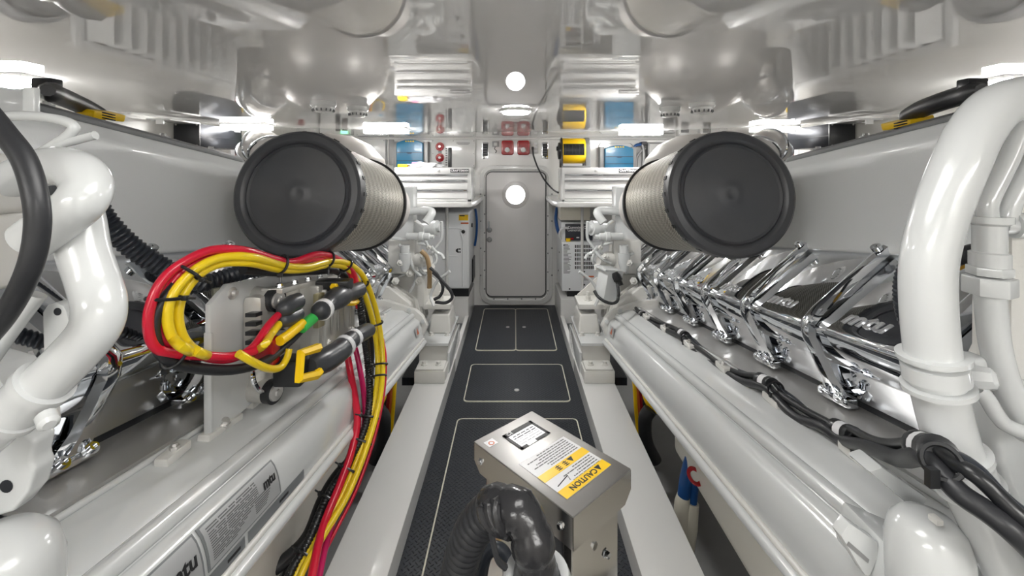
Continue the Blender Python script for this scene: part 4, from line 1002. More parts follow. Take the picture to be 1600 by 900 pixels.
for a, c_ in ((m0[0] + 0.028, m1[1] - 0.012), (m0[0] + 0.050, m0[1] + 0.0655)):
    b = BM(); prism(b, [K(a - 0.008, c_ - 0.007, 0.0017), K(a + 0.008, c_ - 0.007, 0.0017), K(a, c_ + 0.007, 0.0017)], (0, 0, 0.0003)); obj('warning_triangle', b, INK, wl)
for a in (0.090, 0.112):
    b = BM()
    for q in (-0.005, 0, 0.005): prism(b, [K(a - 0.006, m0[1] + 0.0655 + q, 0.0017), K(a + 0.006, m0[1] + 0.0655 + q, 0.0017), K(a + 0.006, m0[1] + 0.0655 + q + 0.0018, 0.0017), K(a - 0.006, m0[1] + 0.0655 + q + 0.0018, 0.0017)], (0, 0, 0.0003))
    prism(b, [K(a - 0.001, m0[1] + 0.058, 0.0017), K(a + 0.001, m0[1] + 0.058, 0.0017), K(a + 0.001, m0[1] + 0.073, 0.0017), K(a - 0.001, m0[1] + 0.073, 0.0017)], (0, 0, 0.0003))
    obj('band_character', b, INK, wl)
bt = BM()
for a0_, n_ in ((m0[1] + 0.006, 7), (m0[1] + 0.081, 5)):
    for k in range(n_):
        a = a0_ + 0.0068 * k; x = m0[0] + 0.008; end = m1[0] - 0.008 - rr_.uniform(0, 0.05)
        if a0_ > m0[1] + 0.05: end -= 0.03
        while x < end:
            w = rr_.uniform(0.004, 0.014)
            prism(bt, [K(x, a, 0.001), K(x, a + 0.0024, 0.001), K(min(x + w, end), a + 0.0024, 0.001), K(min(x + w, end), a, 0.001)], (0, 0, 0.0003)); x += w + 0.002
tag(obj('label_print', bt, INKG, wl), kind='stuff')
b = BM(); tube(b, [K(m1[0] - 0.012, m0[1] + 0.100, 0.0012), K(m1[0] - 0.05, m0[1] + 0.092, 0.0012), K(m1[0] - 0.045, m0[1] + 0.104, 0.0012)], 0.001, 6); obj('label_pictogram', b, INK, wl)

# taped corrugated hose in front of the box
TAPE = mat('shiny_black_tape', (0.022, 0.022, 0.024, 1), 0.22, bump=(60, 0.6))
hs = thing('taped_hose', 'thick corrugated black hose wrapped in shiny tape, arching before the steel box', 'hose', (-0.05, 0.70, 0.0))
path = cr([(-0.15, 0.80, 0.012), (-0.135, 0.76, 0.30), P(700, 1010, 0.72), P(716, 900, 0.70), P(734, 838, 0.68), P(764, 800, 0.66), P(793, 792, 0.645), P(820, 812, 0.63), P(834, 856, 0.62), P(839, 920, 0.62), P(840, 1010, 0.62), (0.036, 0.63, 0.35), (0.05, 0.64, 0.012)], 10)
i1 = 52
b = BM(); corrugated(b, path[:i1 + 1], 0.0275, 0.013, 0.06, 24); obj('corrugated_run', b, BLACKR, hs, smooth=60)
q = resample(path[i1 - 1:], 0.006)
b = BM(); tube(b, q, [0.030 + 0.0022 * math.sin(i * 0.9) + 0.001 * math.sin(i * 2.3) for i in range(len(q))], 24); obj('taped_run', b, TAPE, hs, smooth=60)
for k, dd in enumerate((0.0, 0.013, 0.026)):
    j = i1 + 3 + k * 3
    c = path[j]; t_ = (path[j + 1] - path[j - 1]).normalized()
    pts = []
    for a in range(-60, 75, 12):
        d = Vector((0, -1, 0)); d = (d - t_ * d.dot(t_)).normalized(); e = t_.cross(d)
        pts.append(c + (d * math.cos(R(a)) + e * math.sin(R(a))) * 0.0315 + t_ * (0.006 * math.sin(R(a * 2))))
    b = BM(); tube(b, pts, [0.001] + [0.007] * (len(pts) - 2) + [0.001], 8); obj('tape_fold', b, TAPE, hs)
b = BM(); q2 = cr([path[i1 + 4] + Vector((-0.02, -0.02, 0.012)), path[i1 + 2] + Vector((-0.006, -0.032, -0.012)), path[i1 + 3] + Vector((0.0, -0.036, -0.045)), path[i1 + 3] + Vector((0.012, -0.034, -0.06))], 5)
tube(b, q2, 0.0045, 6); obj('loose_tape_end', b, BLACKR, hs)
b = BM(); lathe(b, P(839, 905, 0.62), (0, 0, -1), [(-0.012, 0.045), (0.0, 0.050), (0.08, 0.055), (0.085, 0.033), (-0.005, 0.034), (-0.012, 0.045)], 28, close=False); obj('white_collar', b, ENG, hs)
o = thing('black_hose', 'smooth dark hose behind the taped hose at the box foot', 'hose', (-0.03, 0.80, 0.0))
b = BM(); tube(b, cr([(-0.07, 0.80, 0.01), P(748, 1000, 0.80), P(752, 900, 0.80), P(765, 860, 0.80), P(790, 868, 0.80), P(798, 930, 0.80), P(800, 1010, 0.80), (-0.01, 0.78, 0.01)], 8), 0.012, 12); obj('hose_body', b, NAVY, o)

# ---------------------------------------------------------------- name plates on the left crankcase
bel = [(0.602, -0.560), (0.588, -0.580), (0.579, -0.610), (0.575, -0.640), (0.573, -0.672)]
def bellypt(u, Y, d):
    for (x0, u0), (x1, u1) in zip(bel[:-1], bel[1:]):
        if u <= u0 and u >= u1:
            f = (u - u0) / (u1 - u0); x = x0 + (x1 - x0) * f
            n = Vector((-(u0 - u1), 0, -(x1 - x0) * 1.0)); n = Vector((-(u0 - u1), (x0 - x1)))
            n.normalize(); return EL(x + n.x * d, Y, u + n.y * d)
    return EL(0.573 - d, Y, u)
def bplate(name, u0, u1, y0, y1, m, parent, d=0.003, n=6):
    b = BM(); g = []
    for i in range(n + 1):
        u = u0 + (u1 - u0) * i / n
        g.append([b.verts.new(bellypt(u, y0, d)), b.verts.new(bellypt(u, y1, d)), b.verts.new(bellypt(u, y1, d - 0.0012)), b.verts.new(bellypt(u, y0, d - 0.0012))])
    for A_, B_ in zip(g[:-1], g[1:]):
        for k in range(4): b.faces.new((A_[k], A_[(k + 1) % 4], B_[(k + 1) % 4], B_[k]))
    b.faces.new(g[0]); b.faces.new(g[-1][::-1])
    return obj(name, b, m, parent, smooth=60)
GP = 'plates on the left crankcase'
pl = thing('name_plate', 'large printed silver data plate on the left crankcase, mtu at its right end', 'plate', bellypt(-0.60, 0.94, 0.003), GP)
bplate('plate_edge', -0.563, -0.642, 0.815, 1.068, LABG, pl, 0.0026)
bplate('plate', -0.566, -0.639, 0.821, 1.062, FOIL, pl, 0.0034)
bt_rows = 14
rr_ = random.Random(9); bt = BM()
for k in range(bt_rows):
    u = -0.572 - 0.0043 * k
    y = 0.83
    endy = 0.985 - max(0, k - 6) * 0.012
    while y < endy:
        wd = rr_.uniform(0.015, 0.05); y2 = min(y + wd, endy)
        vs = [bellypt(u, y, 0.0039), bellypt(u, y2, 0.0039), bellypt(u - 0.0020, y2, 0.0039), bellypt(u - 0.0020, y, 0.0039)]
        faces_from(bt, vs, [(0, 1, 2, 3)]); y = y2 + 0.004
for k in range(7):
    u = -0.602 - 0.0043 * k
    vs = [bellypt(u, 0.965, 0.0039), bellypt(u, 1.03 - 0.004 * k, 0.0039), bellypt(u - 0.002, 1.03 - 0.004 * k, 0.0039), bellypt(u - 0.002, 0.965, 0.0039)]
    faces_from(bt, vs, [(0, 1, 2, 3)])
tag(obj('plate_print', bt, INKG, pl), kind='stuff')
def btext(s_, size, u, Y, parent, m=INK, sx=1.0):
    o_ = bellypt(u, Y, 0.0050); uy = (bellypt(u + 0.008, Y, 0.005) - bellypt(u - 0.008, Y, 0.005)).normalized()
    return text('plate_lettering', s_, size, o_, Vector((0, 1, -TA)), uy, m, parent, 0.0003, 0.15, 0.0008, sx=sx)
btext('mtu', 0.030, -0.592, 1.028, pl)
pl = thing('name_plate', 'silver plate reading mtu on the left crankcase at the bottom of the picture', 'plate', bellypt(-0.60, 0.74, 0.003), GP)
bplate('plate_edge', -0.563, -0.642, 0.66, 0.806, LABG, pl, 0.0026); bplate('plate', -0.566, -0.639, 0.66, 0.801, FOIL, pl, 0.0034)
btext('mtu', 0.038, -0.598, 0.758, pl, sx=1.1)
for k, (y0, y1, lab_) in enumerate(((0.81, 0.922, 'narrow grey strip plate under the mtu plates, the near one'), (0.935, 1.18, 'narrow grey strip plate under the data plate, the far one with a triangle'))):
    pl = thing('strip_plate', lab_, 'plate', bellypt(-0.66, y0, 0.003), GP)
    bplate('plate', -0.648, -0.671, y0, y1, LABG, pl, 0.003)
    bplate('plate_print', -0.657, -0.663, (y0 + y1) / 2, (y0 + y1) / 2 + 0.04, INK, pl, 0.0036)

# ---------------------------------------------------------------- black harness along the right engine
hr = thing('cable_harness', 'black cable harness clipped along the gutter of the right engine', 'cables', ER(0.75, 1.5, -0.49))
hp = [(963, 437), (974, 460), (988, 484), (1000, 494), (1033, 512), (1062, 526), (1084, 549), (1110, 570), (1150, 591), (1190, 603), (1216, 626), (1250, 654), (1288, 671), (1318, 686), (1350, 700), (1400, 712), (1436, 716), (1480, 748), (1530, 792), (1620, 868)]
hy = {1350: 0.86, 1400: 0.70, 1436: 0.575, 1480: 0.525, 1530: 0.50, 1620: 0.48}
base = cr([P(x, y, hy[x]) if x in hy else PXp(x, y, 0.745) for x, y in hp] + [P(1700, 935, 0.56), P(1740, 950, 0.70)], 8)
# the heavy cable sags lower between clips
for k, (du, dx, r, m) in enumerate(((0.0, 0.0, 0.0125, BLACKR), (0.018, 0.013, 0.0095, BLACKP), (0.010, 0.030, 0.0095, NAVY))):
    pts = []
    for i, p in enumerate(base):
        w_ = math.sin(i * 0.35 + k * 2.1) * 0.004
        pts.append(p + Vector((dx, 0, du + w_)))
    b = BM(); tube(b, pts, r, 10); obj('cable', b, m, hr)
for j in (4 * 8 - 8, 5 * 8, 9 * 8, 13 * 8 - 2, 16 * 8):
    c = base[j] + Vector((0.014, 0, 0.010)); d = (base[j + 1] - base[j - 1]).normalized()
    b = BM(); lathe(b, c - d * 0.036, d, [(0, 0.015), (0.002, 0.022), (0.022, 0.022), (0.024, 0.0205), (0.048, 0.0205), (0.050, 0.022), (0.070, 0.022), (0.072, 0.015)], 18); cl = obj('cable_clip', b, BLACKP, hr)
    b = BM(); lathe(b, c - d * 0.013, d, [(0, 0.0213), (0.025, 0.0213)], 18); obj('clip_band', b, PAPER, cl)
    b = BM(); torus_ring(b, c + d * 0.06 - Vector((0.006, 0, 0.006)), d, 0.023 if j < 120 else 0.019, 0.0035, 20, 6); obj('cable_tie', b, BLACKP, hr)
    b = BM(); box(b, c + d * 0.06 + Vector((-0.022, -0.005, -0.022)), (0.012, 0.008, 0.022)); obj('tie_tail', b, BLACKP, hr)
jb = thing('junction_box', 'white tilted junction box at the far end of the right engine', 'box', P(950, 470, 2.66))
rot = Matrix.Rotation(R(10), 3, 'Y') @ Matrix.Rotation(R(24), 3, 'Z')
b = BM(); box(b, P(951, 443, 2.68), (0.11, 0.10, 0.18), rot); obj('case', b, ENG, jb, 0.008)
b = BM(); box(b, P(951, 420, 2.68), (0.125, 0.112, 0.014), rot); obj('box_cover', b, ENG, jb, 0.003)
b = BM(); lathe(b, P(963, 431, 2.56), (0.35, -0.4, -0.9), [(-0.02, 0.018), (0.0, 0.026), (0.03, 0.026), (0.034, 0.019), (0.06, 0.018)], 8); obj('cable_gland', b, BLACKP, jb)
b = BM(); corrugated(b, cr([P(929, 455, 2.55), P(934, 463, 2.52), P(945, 471, 2.50), P(957, 474, 2.50), P(965, 469, 2.50), P(966, 452, 2.52), P(963, 434, 2.56)], 8), 0.009, 0.008, 0.08, 10); obj('loom', b, BLACKP, jb)

# ---------------------------------------------------------------- starter wiring on the left engine
def yc(px):
    tab = [(200, 0.86), (228, 0.86), (300, 0.93), (400, 1.06), (500, 1.33), (560, 1.55), (600, 1.72), (640, 1.8)]
    for (a, ya), (c, yb) in zip(tab[:-1], tab[1:]):
        if px <= c: return ya + (yb - ya) * (px - a) / (c - a)
    return 1.8
def YW(pts, d=0.0, f=None): return [P(x, y, (f(x, y) if f else yc(x)) + d) for x, y in pts]
def ydown(x, y):
    # the bundle dives under the engine towards the viewer
    if y < 560: return yc(x)
    return max(1.66 - (y - 560) * 0.0013, 1.08)
GB = 'starter cables on the left engine'
def cable(label, pts, r, m, d=0.0, f=None, cat='cable', name='battery_cable'):
    b = BM(); tube(b, cr(YW(pts, d, f), 8), r, 12); o_ = obj(name, b, m); tag(o_, label, cat, GB); return o_
cable('outer red cable looping round the left engine bracket', [(562, 470), (553, 430), (535, 409), (500, 397), (458, 409), (430, 405), (380, 391), (330, 391), (285, 411), (252, 440), (234, 482), (233, 520), (246, 545), (275, 553), (320, 556), (360, 557), (400, 548)], 0.0098, RED, 0.0)
cable('inner red cable that ends in the upper grey boot', [(560, 480), (548, 428), (526, 408), (495, 404), (450, 411), (395, 398), (335, 399), (282, 427), (255, 468), (249, 508), (262, 535), (296, 549), (350, 562), (392, 545), (420, 508), (441, 486)], 0.0098, RED, 0.012)
cable('outer yellow cable of the big loop', [(408, 1230), (420, 1060), (468, 905), (505, 838), (545, 770), (576, 690), (594, 620), (598, 560), (590, 495), (572, 440), (550, 415), (520, 408), (480, 417), (440, 414), (395, 402), (348, 402), (308, 419), (274, 454), (262, 492), (270, 528), (300, 550), (335, 562), (380, 566)], 0.0098, YEL, -0.006, lambda x, y: ydown(x, y))
cable('inner yellow cable that ends in the lower grey boot', [(398, 1230), (412, 1060), (460, 905), (496, 840), (536, 770), (568, 690), (586, 620), (590, 560), (582, 500), (564, 448), (543, 420), (515, 414), (478, 421), (438, 421), (392, 411), (345, 412), (310, 430), (284, 466), (279, 502), (292, 536), (325, 556), (365, 562), (405, 545), (424, 522), (441, 501)], 0.0098, YEL, 0.006, lambda x, y: ydown(x, y))
cable('short yellow cable bent in a U below the connectors', [(372, 552), (396, 566), (420, 576), (438, 574), (448, 560), (452, 545)], 0.009, YEL, -0.03)
cable('black cable with green tape and yellow tag at the bottom of the loop', [(275, 445), (250, 478), (240, 512), (249, 548), (274, 567), (320, 577), (370, 577), (415, 564), (450, 536), (475, 511), (500, 488)], 0.0115, BLACKR, 0.004)
cable('heavy black cable beside the yellow pair on the far side', [(385, 1230), (400, 1060), (445, 905), (478, 845), (516, 775), (552, 700), (574, 625), (580, 560), (574, 505), (556, 455), (530, 425), (490, 423), (440, 425), (380, 421)], 0.013, BLACKR, 0.05, lambda x, y: ydown(x, y) + 0.02)
cable('thin red cable showing to the right of the yellow pair', [(425, 1230), (440, 1060), (488, 905), (520, 838), (558, 762), (586, 680), (600, 610), (602, 560), (598, 530)], 0.006, RED, 0.04, lambda x, y: ydown(x, y))
cable('thick red cable hanging straight below the lower boot', [(541, 545), (548, 585), (556, 630), (558, 665), (548, 710), (530, 760), (500, 840), (470, 1000)], 0.0125, RED, 0.03, lambda x, y: ydown(x, max(y, 560)) - 0.04)
cable('magenta cable hanging beside the thick red one', [(553, 535), (562, 575), (569, 620), (570, 660), (560, 705), (545, 755), (512, 840), (480, 1000)], 0.010, MAG, 0.05, lambda x, y: ydown(x, max(y, 560)) - 0.02)
b = BM(); corrugated(b, cr(YW([(560, 452), (566, 500), (574, 560), (578, 620), (570, 670), (545, 722), (512, 775), (480, 850), (450, 905), (402, 1060), (390, 1230)], 0.0, lambda x, y: ydown(x, y) + 0.0), 10), 0.0125, 0.009, 0.09, 12)
o = obj('corrugated_loom', b, BLACKP, None, smooth=60); tag(o, 'black corrugated loom running down beside the yellow cables', 'loom', GB)
b = BM(); tube(b, cr([P(572, 700, 1.55), P(530, 740, 1.50), P(505, 780, 1.45), P(480, 840, 1.35), P(440, 880, 1.30), P(380, 925, 1.25), P(340, 1040, 1.2)], 8), 0.020, 12); o = obj('bilge_hose', b, BLACKR); tag(o, 'black hose under the rail of the left engine', 'hose', GB)
def ties(lst):
    for i, (x, y, dx, dy, ra, lab_) in enumerate(lst):
        Yt = ydown(x, y); c = P(x, y, Yt); d = (P(x + dx, y + dy, ydown(x + dx, y + dy)) - c).normalized()
        t_ = thing('cable_tie', lab_, 'cable tie', c, 'black ties on the cable loop')
        xx, yy, aa = frame_of(d)
        # flat band round the bundle
        ring = []
        view = (-c + Vector((0, 0, CZ))).normalized()
        side = d.cross(view).normalized(); vw = side.cross(d).normalized()
        for k in range(24):
            a = 2 * PI * k / 24
            ring.append(c + side * (ra * math.cos(a)) + vw * (0.017 * math.sin(a)))
        b = BM(); tube(b, ring + [ring[0], ring[1]], 0.0038, 6); obj('band', b, BLACKP, t_)
        b = BM(); box(b, c + side * (ra + 0.004) + vw * 0.006, (0.012, 0.010, 0.010)); obj('tie_head', b, BLACKP, t_, 0.002)
        b = BM(); tube(b, [c + side * ra + vw * 0.006, c + side * (ra + 0.022) + vw * 0.014], 0.0025, 6); obj('tie_tail', b, BLACKP, t_)
ties([(292, 424, 20, -22, 0.030, 'tie at the upper left bend of the red and yellow loop'), (257, 466, 5, -30, 0.030, 'tie at the left end of the red and yellow loop'),
      (272, 556, 30, 14, 0.026, 'tie at the lower left bend of the loop'), (350, 568, 30, 2, 0.024, 'tie at the bottom of the loop over red and black cable'), (440, 413, 20, 4, 0.024, 'tie in the dip on top of the loop'),
      (514, 405, 20, 4, 0.022, 'tie on top of the loop before it turns down'), (541, 415, 12, 12, 0.022, 'tie where the yellow cables turn down'), (566, 445, 8, 20, 0.022, 'tie on the falling yellow cables just below the turn'),
      (587, 505, 3, 30, 0.026, 'tie on the falling cables level with the green tape'), (594, 570, 0, 30, 0.026, 'upper of two close ties on the falling cables'), (592, 588, 0, 30, 0.026, 'lower of two close ties on the falling cables'),
      (578, 652, -8, 30, 0.030, 'tie on the bundle level with the bracket foot'), (566, 690, -12, 30, 0.032, 'tie on the bundle under the rail'), (546, 735, -14, 26, 0.032, 'tie on the bundle just above the bilge gap'), (514, 780, -14, 24, 0.030, 'tie on the yellow bundle inside the bilge gap'), (478, 870, -14, 24, 0.030, 'lowest tie on the yellow bundle at the picture edge')])

br = thing('starter_bracket', 'white plate with aluminium connector block on the left engine', 'bracket', EL(0.745, 1.3, -0.50), )
b = BM(); prism(b, [PXp(320, 476, -0.742), PXp(319, 684, -0.742), PXp(352, 660, -0.742), PXp(420, 600, -0.742), PXp(512, 520, -0.742), PXp(530, 424, -0.742), PXp(503, 414, -0.742), PXp(348, 444, -0.742)], (0.014, 0, 0)); obj('plate', b, ENG, br, 0.003)
b = BM(); prism(b, [PXp(318, 520, -0.742), PXp(318, 690, -0.742), PXp(322, 690, -0.742), PXp(322, 520, -0.742)], (0.018, 0, 0)); obj('plate_flange', b, ENG, br, 0.002)
b = BM(); box(b, PXp(346, 668, -0.735), (0.03, 0.13, 0.020), Matrix.Rotation(-TA, 3, 'X')); pf = obj('foot', b, ENGW, br, 0.004)
b = BM(); bolt(b, PXp(350, 662, -0.725), (0.4, 0, 1), 0.010, 0.012); obj('foot_bolt', b, STEEL, pf)
def ebox(name, x0, x1, y0, y1, u0, u1, m, parent, bev=0.006):
    b = BM(); pts = [EL(x, y, u) for x in (x0, x1) for y in (y0, y1) for u in (u0, u1)]
    faces_from(b, pts, [(0, 1, 3, 2), (4, 6, 7, 5), (0, 4, 5, 1), (2, 3, 7, 6), (0, 2, 6, 4), (1, 5, 7, 3)]); return obj(name, b, m, parent, bev)
gear = ebox('casting', 0.73, 0.675, 1.16, 1.52, -0.175, -0.385, ALU, br, 0.02)
ebox('connector_block', 0.70, 0.615, 1.37, 1.66, -0.175, -0.395, ALU, br, 0.008)
ebox('block_cover', 0.616, 0.602, 1.39, 1.64, -0.190, -0.380, ALU, br, 0.004)
for y_, u_ in ((1.41, -0.205), (1.62, -0.205), (1.41, -0.365), (1.62, -0.365)):
    b = BM(); bolt(b, EL(0.602, y_, u_), (1, 0, 0), 0.008, 0.008); obj('cover_screw', b, STEEL, br)
for k in range(5): ebox('cooling_fin', 0.70, 0.672, 1.13, 1.16, -0.215 - 0.024 * k, -0.226 - 0.024 * k, DARK, br, 0.001)
for px, py in ((396, 466), (392, 607)):
    c = PXp(px, py, -0.735)
    b = BM(); lathe(b, c, (1, -0.25, 0), [(0, 0.034), (0.05, 0.031), (0.075, 0.030)], 24); bs = obj('bushing', b, ALU, br)
    b = BM(); lathe(b, c + Vector((1, -0.25, 0)).normalized() * 0.06, (1, -0.25, 0), [(0, 0.0315), (0.022, 0.0315), (0.022, 0.0)], 24); obj('rubber_ring', b, BLACKR, bs)
    b = BM(); lathe(b, c + Vector((1, -0.25, 0)).normalized() * 0.078, (1, -0.25, 0), [(0, 0.024), (0.010, 0.022), (0.012, 0.010), (0.016, 0.008), (0.016, 0)], 18); obj('bush_bolt', b, STEEL, bs)
    b = BM(); tube(b, [c + Vector((0.015, 0, 0)), EL(0.70, 1.25, -0.28)], [0.03, 0.04], 12); obj('bush_arm', b, ALU, bs)
b = BM(); lathe(b, PXp(362, 458, -0.728), (1, 0, 0), [(0, 0.016), (0.004, 0.016), (0.006, 0.009), (0.014, 0.008), (0.014, 0)], 12); obj('plate_bolt', b, STEEL, br)
b = BM(); tube(b, cr([PXp(338, 450, -0.748), PXp(340, 520, -0.74), PXp(337, 545, -0.74)], 6), 0.010, 6); obj('gasket_strip', b, mat('olive_gasket', (0.16, 0.16, 0.12, 1), 0.6), br)
for k in range(4):
    ebox('block_rib', 0.60, 0.598, 1.42 + 0.055 * k, 1.44 + 0.055 * k, -0.23, -0.34, STEEL, br, 0.001)
ebox('top_flange', 0.70, 0.64, 1.20, 1.60, -0.160, -0.176, ALU, br, 0.004)
for k in range(5):
    b = BM(); bolt(b, EL(0.665, 1.23 + 0.085 * k, -0.160), (0, 0, 1), 0.008, 0.010); obj('flange_bolt', b, CHROME, br)
b = BM(); lathe(b, EL(0.675, 1.27, -0.245), (1, -0.2, 0), [(0, 0.040), (0.02, 0.040), (0.03, 0.030), (0.03, 0)], 20); obj('round_boss', b, ALU, br)
ebox('terminal_recess', 0.616, 0.600, 1.33, 1.375, -0.195, -0.30, mat('brass_tint', (0.45, 0.40, 0.25, 1), 0.4, 0.5), br, 0.002)
b = BM(); tube(b, cr([EL(0.69, 1.15, -0.33), EL(0.66, 1.10, -0.38), EL(0.67, 1.16, -0.43), EL(0.70, 1.25, -0.42)], 6), 0.006, 8); obj('retaining_wire', b, CHROME, br)
# boots and latches
def boot(pts, rs, m, ds=0.0, name='cable_boot'):
    q_ = [P(x, y, yc(x) + ds) for x, y in pts]; b = BM(); tube(b, q_, rs, 18); return obj(name, b, m, br, smooth=60)
BOOT = mat('grey_boot', (0.045, 0.048, 0.055, 1), 0.32)
boot([(438, 489), (442, 485), (447, 481), (456, 474), (466, 470)], [0.011, 0.021, 0.024, 0.024, 0.023], BOOT)
boot([(438, 503), (442, 501), (450, 498), (458, 494), (466, 490)], [0.011, 0.019, 0.022, 0.022, 0.020], BOOT)
boot([(494, 493), (498, 488), (504, 484), (508, 481), (516, 473), (526, 466), (536, 462), (540, 461), (552, 456), (562, 452)], [0.014, 0.026, 0.030, 0.024, 0.029, 0.036, 0.033, 0.026, 0.027, 0.026], BOOT, -0.05)
boot([(503, 485), (507, 482)], [0.0315, 0.0315], PAPER, -0.052, 'boot_ring')
boot([(471, 513), (484, 501), (494, 493)], [0.0155, 0.0165, 0.0155], GREEN, -0.03, 'green_tape')
boot([(437, 533), (450, 524), (473, 505)], [0.0132, 0.0132, 0.0132], YELP, -0.028, 'yellow_tag')
boot([(484, 574), (492, 571), (510, 562), (526, 552), (538, 541), (546, 533), (560, 524), (572, 517), (578, 516)], [0.022, 0.032, 0.036, 0.035, 0.034, 0.030, 0.027, 0.027, 0.022], BOOT, -0.08)
boot([(536, 543), (540, 539)], [0.0362, 0.0358], PAPER, -0.083, 'boot_ring')
boot([(551, 530), (555, 527)], [0.0305, 0.030], PAPER, -0.083, 'boot_ring')
# yellow latch frames
def latch(pts, wid, ds):
    q_ = [P(x, y, yc(x) + ds) for x, y in pts]; b = BM(); tube(b, q_, wid, 6); return obj('yellow_latch', b, YELP, br, smooth=20)
latch([(498, 543), (470, 552), (467, 592), (494, 586), (500, 580)], 0.0125, -0.12)
latch([(520, 448), (540, 446), (556, 449)], 0.011, -0.02)
latch([(540, 474), (552, 474), (560, 470)], 0.009, 0.0)
b = BM(); box(b, P(456, 578, yc(456) - 0.02), (0.075, 0.06, 0.07)); obj('plug_body', b, BLACKP, br, 0.008)
b = BM(); box(b, P(520, 445, yc(520) + 0.02), (0.12, 0.05, 0.035)); obj('plug_body', b, BLACKP, br, 0.006)
b = BM(); box(b, P(418, 548, yc(418) + 0.03), (0.05, 0.04, 0.07)); obj('terminal_cover', b, REDE, br, 0.008)

# corrugated hose from behind the pipe down to the starter
b = BM(); corrugated(b, cr([P(70, 285, 0.74), P(110, 285, 0.86), P(140, 305, 0.93), P(160, 338, 0.95), P(190, 372, 0.97), P(228, 402, 1.0), P(275, 428, 1.04), P(318, 442, 1.08)], 10), 0.0215, 0.0115, 0.10, 16)
o = obj('corrugated_hose', b, NAVY, None, smooth=60); tag(o, 'thick corrugated black hose crossing before the left intake housing', 'hose')
b = BM(); corrugated(b, cr([P(296, 448, 1.12), P(330, 440, 1.15), P(372, 427, 1.2), P(400, 420, 1.26), P(450, 416, 1.36)], 8), 0.0215, 0.0115, 0.08, 14)
o = obj('corrugated_hose', b, NAVY, None, smooth=60); tag(o, 'short corrugated black hose passing inside the red and yellow loop', 'hose')

# black straps and yellow clips on top of the intake housings
for s, side, pts in ((-1, 'left', [(74, 141), (90, 149), (110, 157), (140, 171), (162, 184)]), (1, 'right', [(1535, 140), (1500, 150), (1465, 161), (1432, 174), (1412, 189)])):
    t = thing('hold_down_strap', 'black padded strap with a yellow clip on top of the %s intake housing' % side, 'strap', P(pts[-1][0], pts[-1][1], 1.2))
    Ys = [0.95, 1.05, 1.13, 1.22, 1.28] if s < 0 else [0.95, 1.03, 1.10, 1.19, 1.25]
    q_ = cr([P(x, y, Y_ + 0.05) for (x, y), Y_ in zip(pts, Ys)], 6)
    b = BM(); tube(b, q_, [0.014, 0.020] + [0.024] * (len(q_) - 6) + [0.024, 0.022, 0.018, 0.008], 10); obj('pad', b, BLACKR, t)
    x0, y0 = (158, 179) if s < 0 else (1417, 192)
    b = BM(); box(b, P(x0, y0, 1.27), (0.055 if s < 0 else 0.07, 0.10, 0.022), Matrix.Rotation(R(14 if s < 0 else -14), 3, 'Y')); cl = obj('clip', b, YELP, t, 0.005)
    for k in range(3):
        b = BM(); box(b, P(x0 + (12 if s < 0 else -10), y0 - 1 + 4 * k, 1.215), (0.03, 0.01, 0.003), Matrix.Rotation(R(14 if s < 0 else -14), 3, 'Y')); obj('clip_groove', b, INK, cl)
    b = BM(); box(b, q_[5] + Vector((0, -0.02, 0.02)), (0.05, 0.03, 0.03)); obj('buckle', b, BLACKP, t, 0.005)

# ---------------------------------------------------------------- foreground pipework, left
def pipe(name, label, cat, pts, Y, rpx, m=ENG, grp=None, seg=28):
    q_ = cr([P(p[0], p[1], p[2] if len(p) > 2 else Y) for p in pts], 10)
    b = BM(); tube(b, q_, [rpx * 0.5 / F * (Y / 0.5)] * len(q_), seg); o_ = obj(name, b, m, None, smooth=60); tag(o_, label, cat, grp); return q_
lt = thing('coolant_pipe', 'big white S-bent coolant pipe in the left foreground', 'pipe', P(60, 620, 0.55))
r0 = 34 * 0.55 / F
qa = cr([P(20, 280, 0.62), P(62, 263, 0.60), P(96, 260, 0.58), P(124, 270, 0.56), P(136, 292, 0.55), P(126, 316, 0.54), P(98, 340, 0.54), P(50, 375, 0.54)], 10)
b = BM(); tube(b, qa, r0 * 0.95, 32); obj('upper_bend', b, ENG, lt, smooth=60)
q_ = cr([P(118, 325, 0.58), P(124, 350, 0.58), P(132, 395, 0.575), P(147, 440, 0.57), P(156, 478, 0.56), P(148, 515, 0.555), P(112, 558, 0.55), P(62, 606, 0.545), P(0, 660, 0.54), P(-70, 720, 0.54)], 10)
b = BM(); tube(b, q_, r0, 32); obj('lower_bend', b, ENG, lt, smooth=60)
for j, sc in ((69, 1.22), (77, 1.22)):
    b = BM(); d = (q_[j + 1] - q_[j - 1]).normalized(); lathe(b, q_[j] - d * 0.006, d, [(0, r0), (0.001, r0 * sc), (0.011, r0 * sc), (0.012, r0)], 36); obj('clamp_ring', b, ENG, lt)
d = (q_[77] - q_[69]); b = BM(); lathe(b, q_[69], d, [(0, r0 * 1.1), (d.length, r0 * 1.1)], 36); obj('clamp_sleeve', b, ENG, lt)
b = BM(); lathe(b, P(72, 650, 0.50), (0.8, -0.5, -0.4), [(0, 0.010), (0.012, 0.010), (0.016, 0.006), (0.016, 0)], 14); obj('clamp_bolt', b, ENG, lt)
b = BM(); tube(b, cr([P(-40, 150, 0.47), P(5, 205, 0.465), P(38, 250, 0.46), P(56, 310, 0.455), P(58, 365, 0.455), P(44, 425, 0.455), P(10, 490, 0.46), P(-40, 550, 0.465)], 8), 15.5 * 0.46 / F, 20)
o = obj('black_hose', b, BLACKR, None, smooth=60); tag(o, 'thick black rubber hose bowing through the left edge of the picture', 'hose')
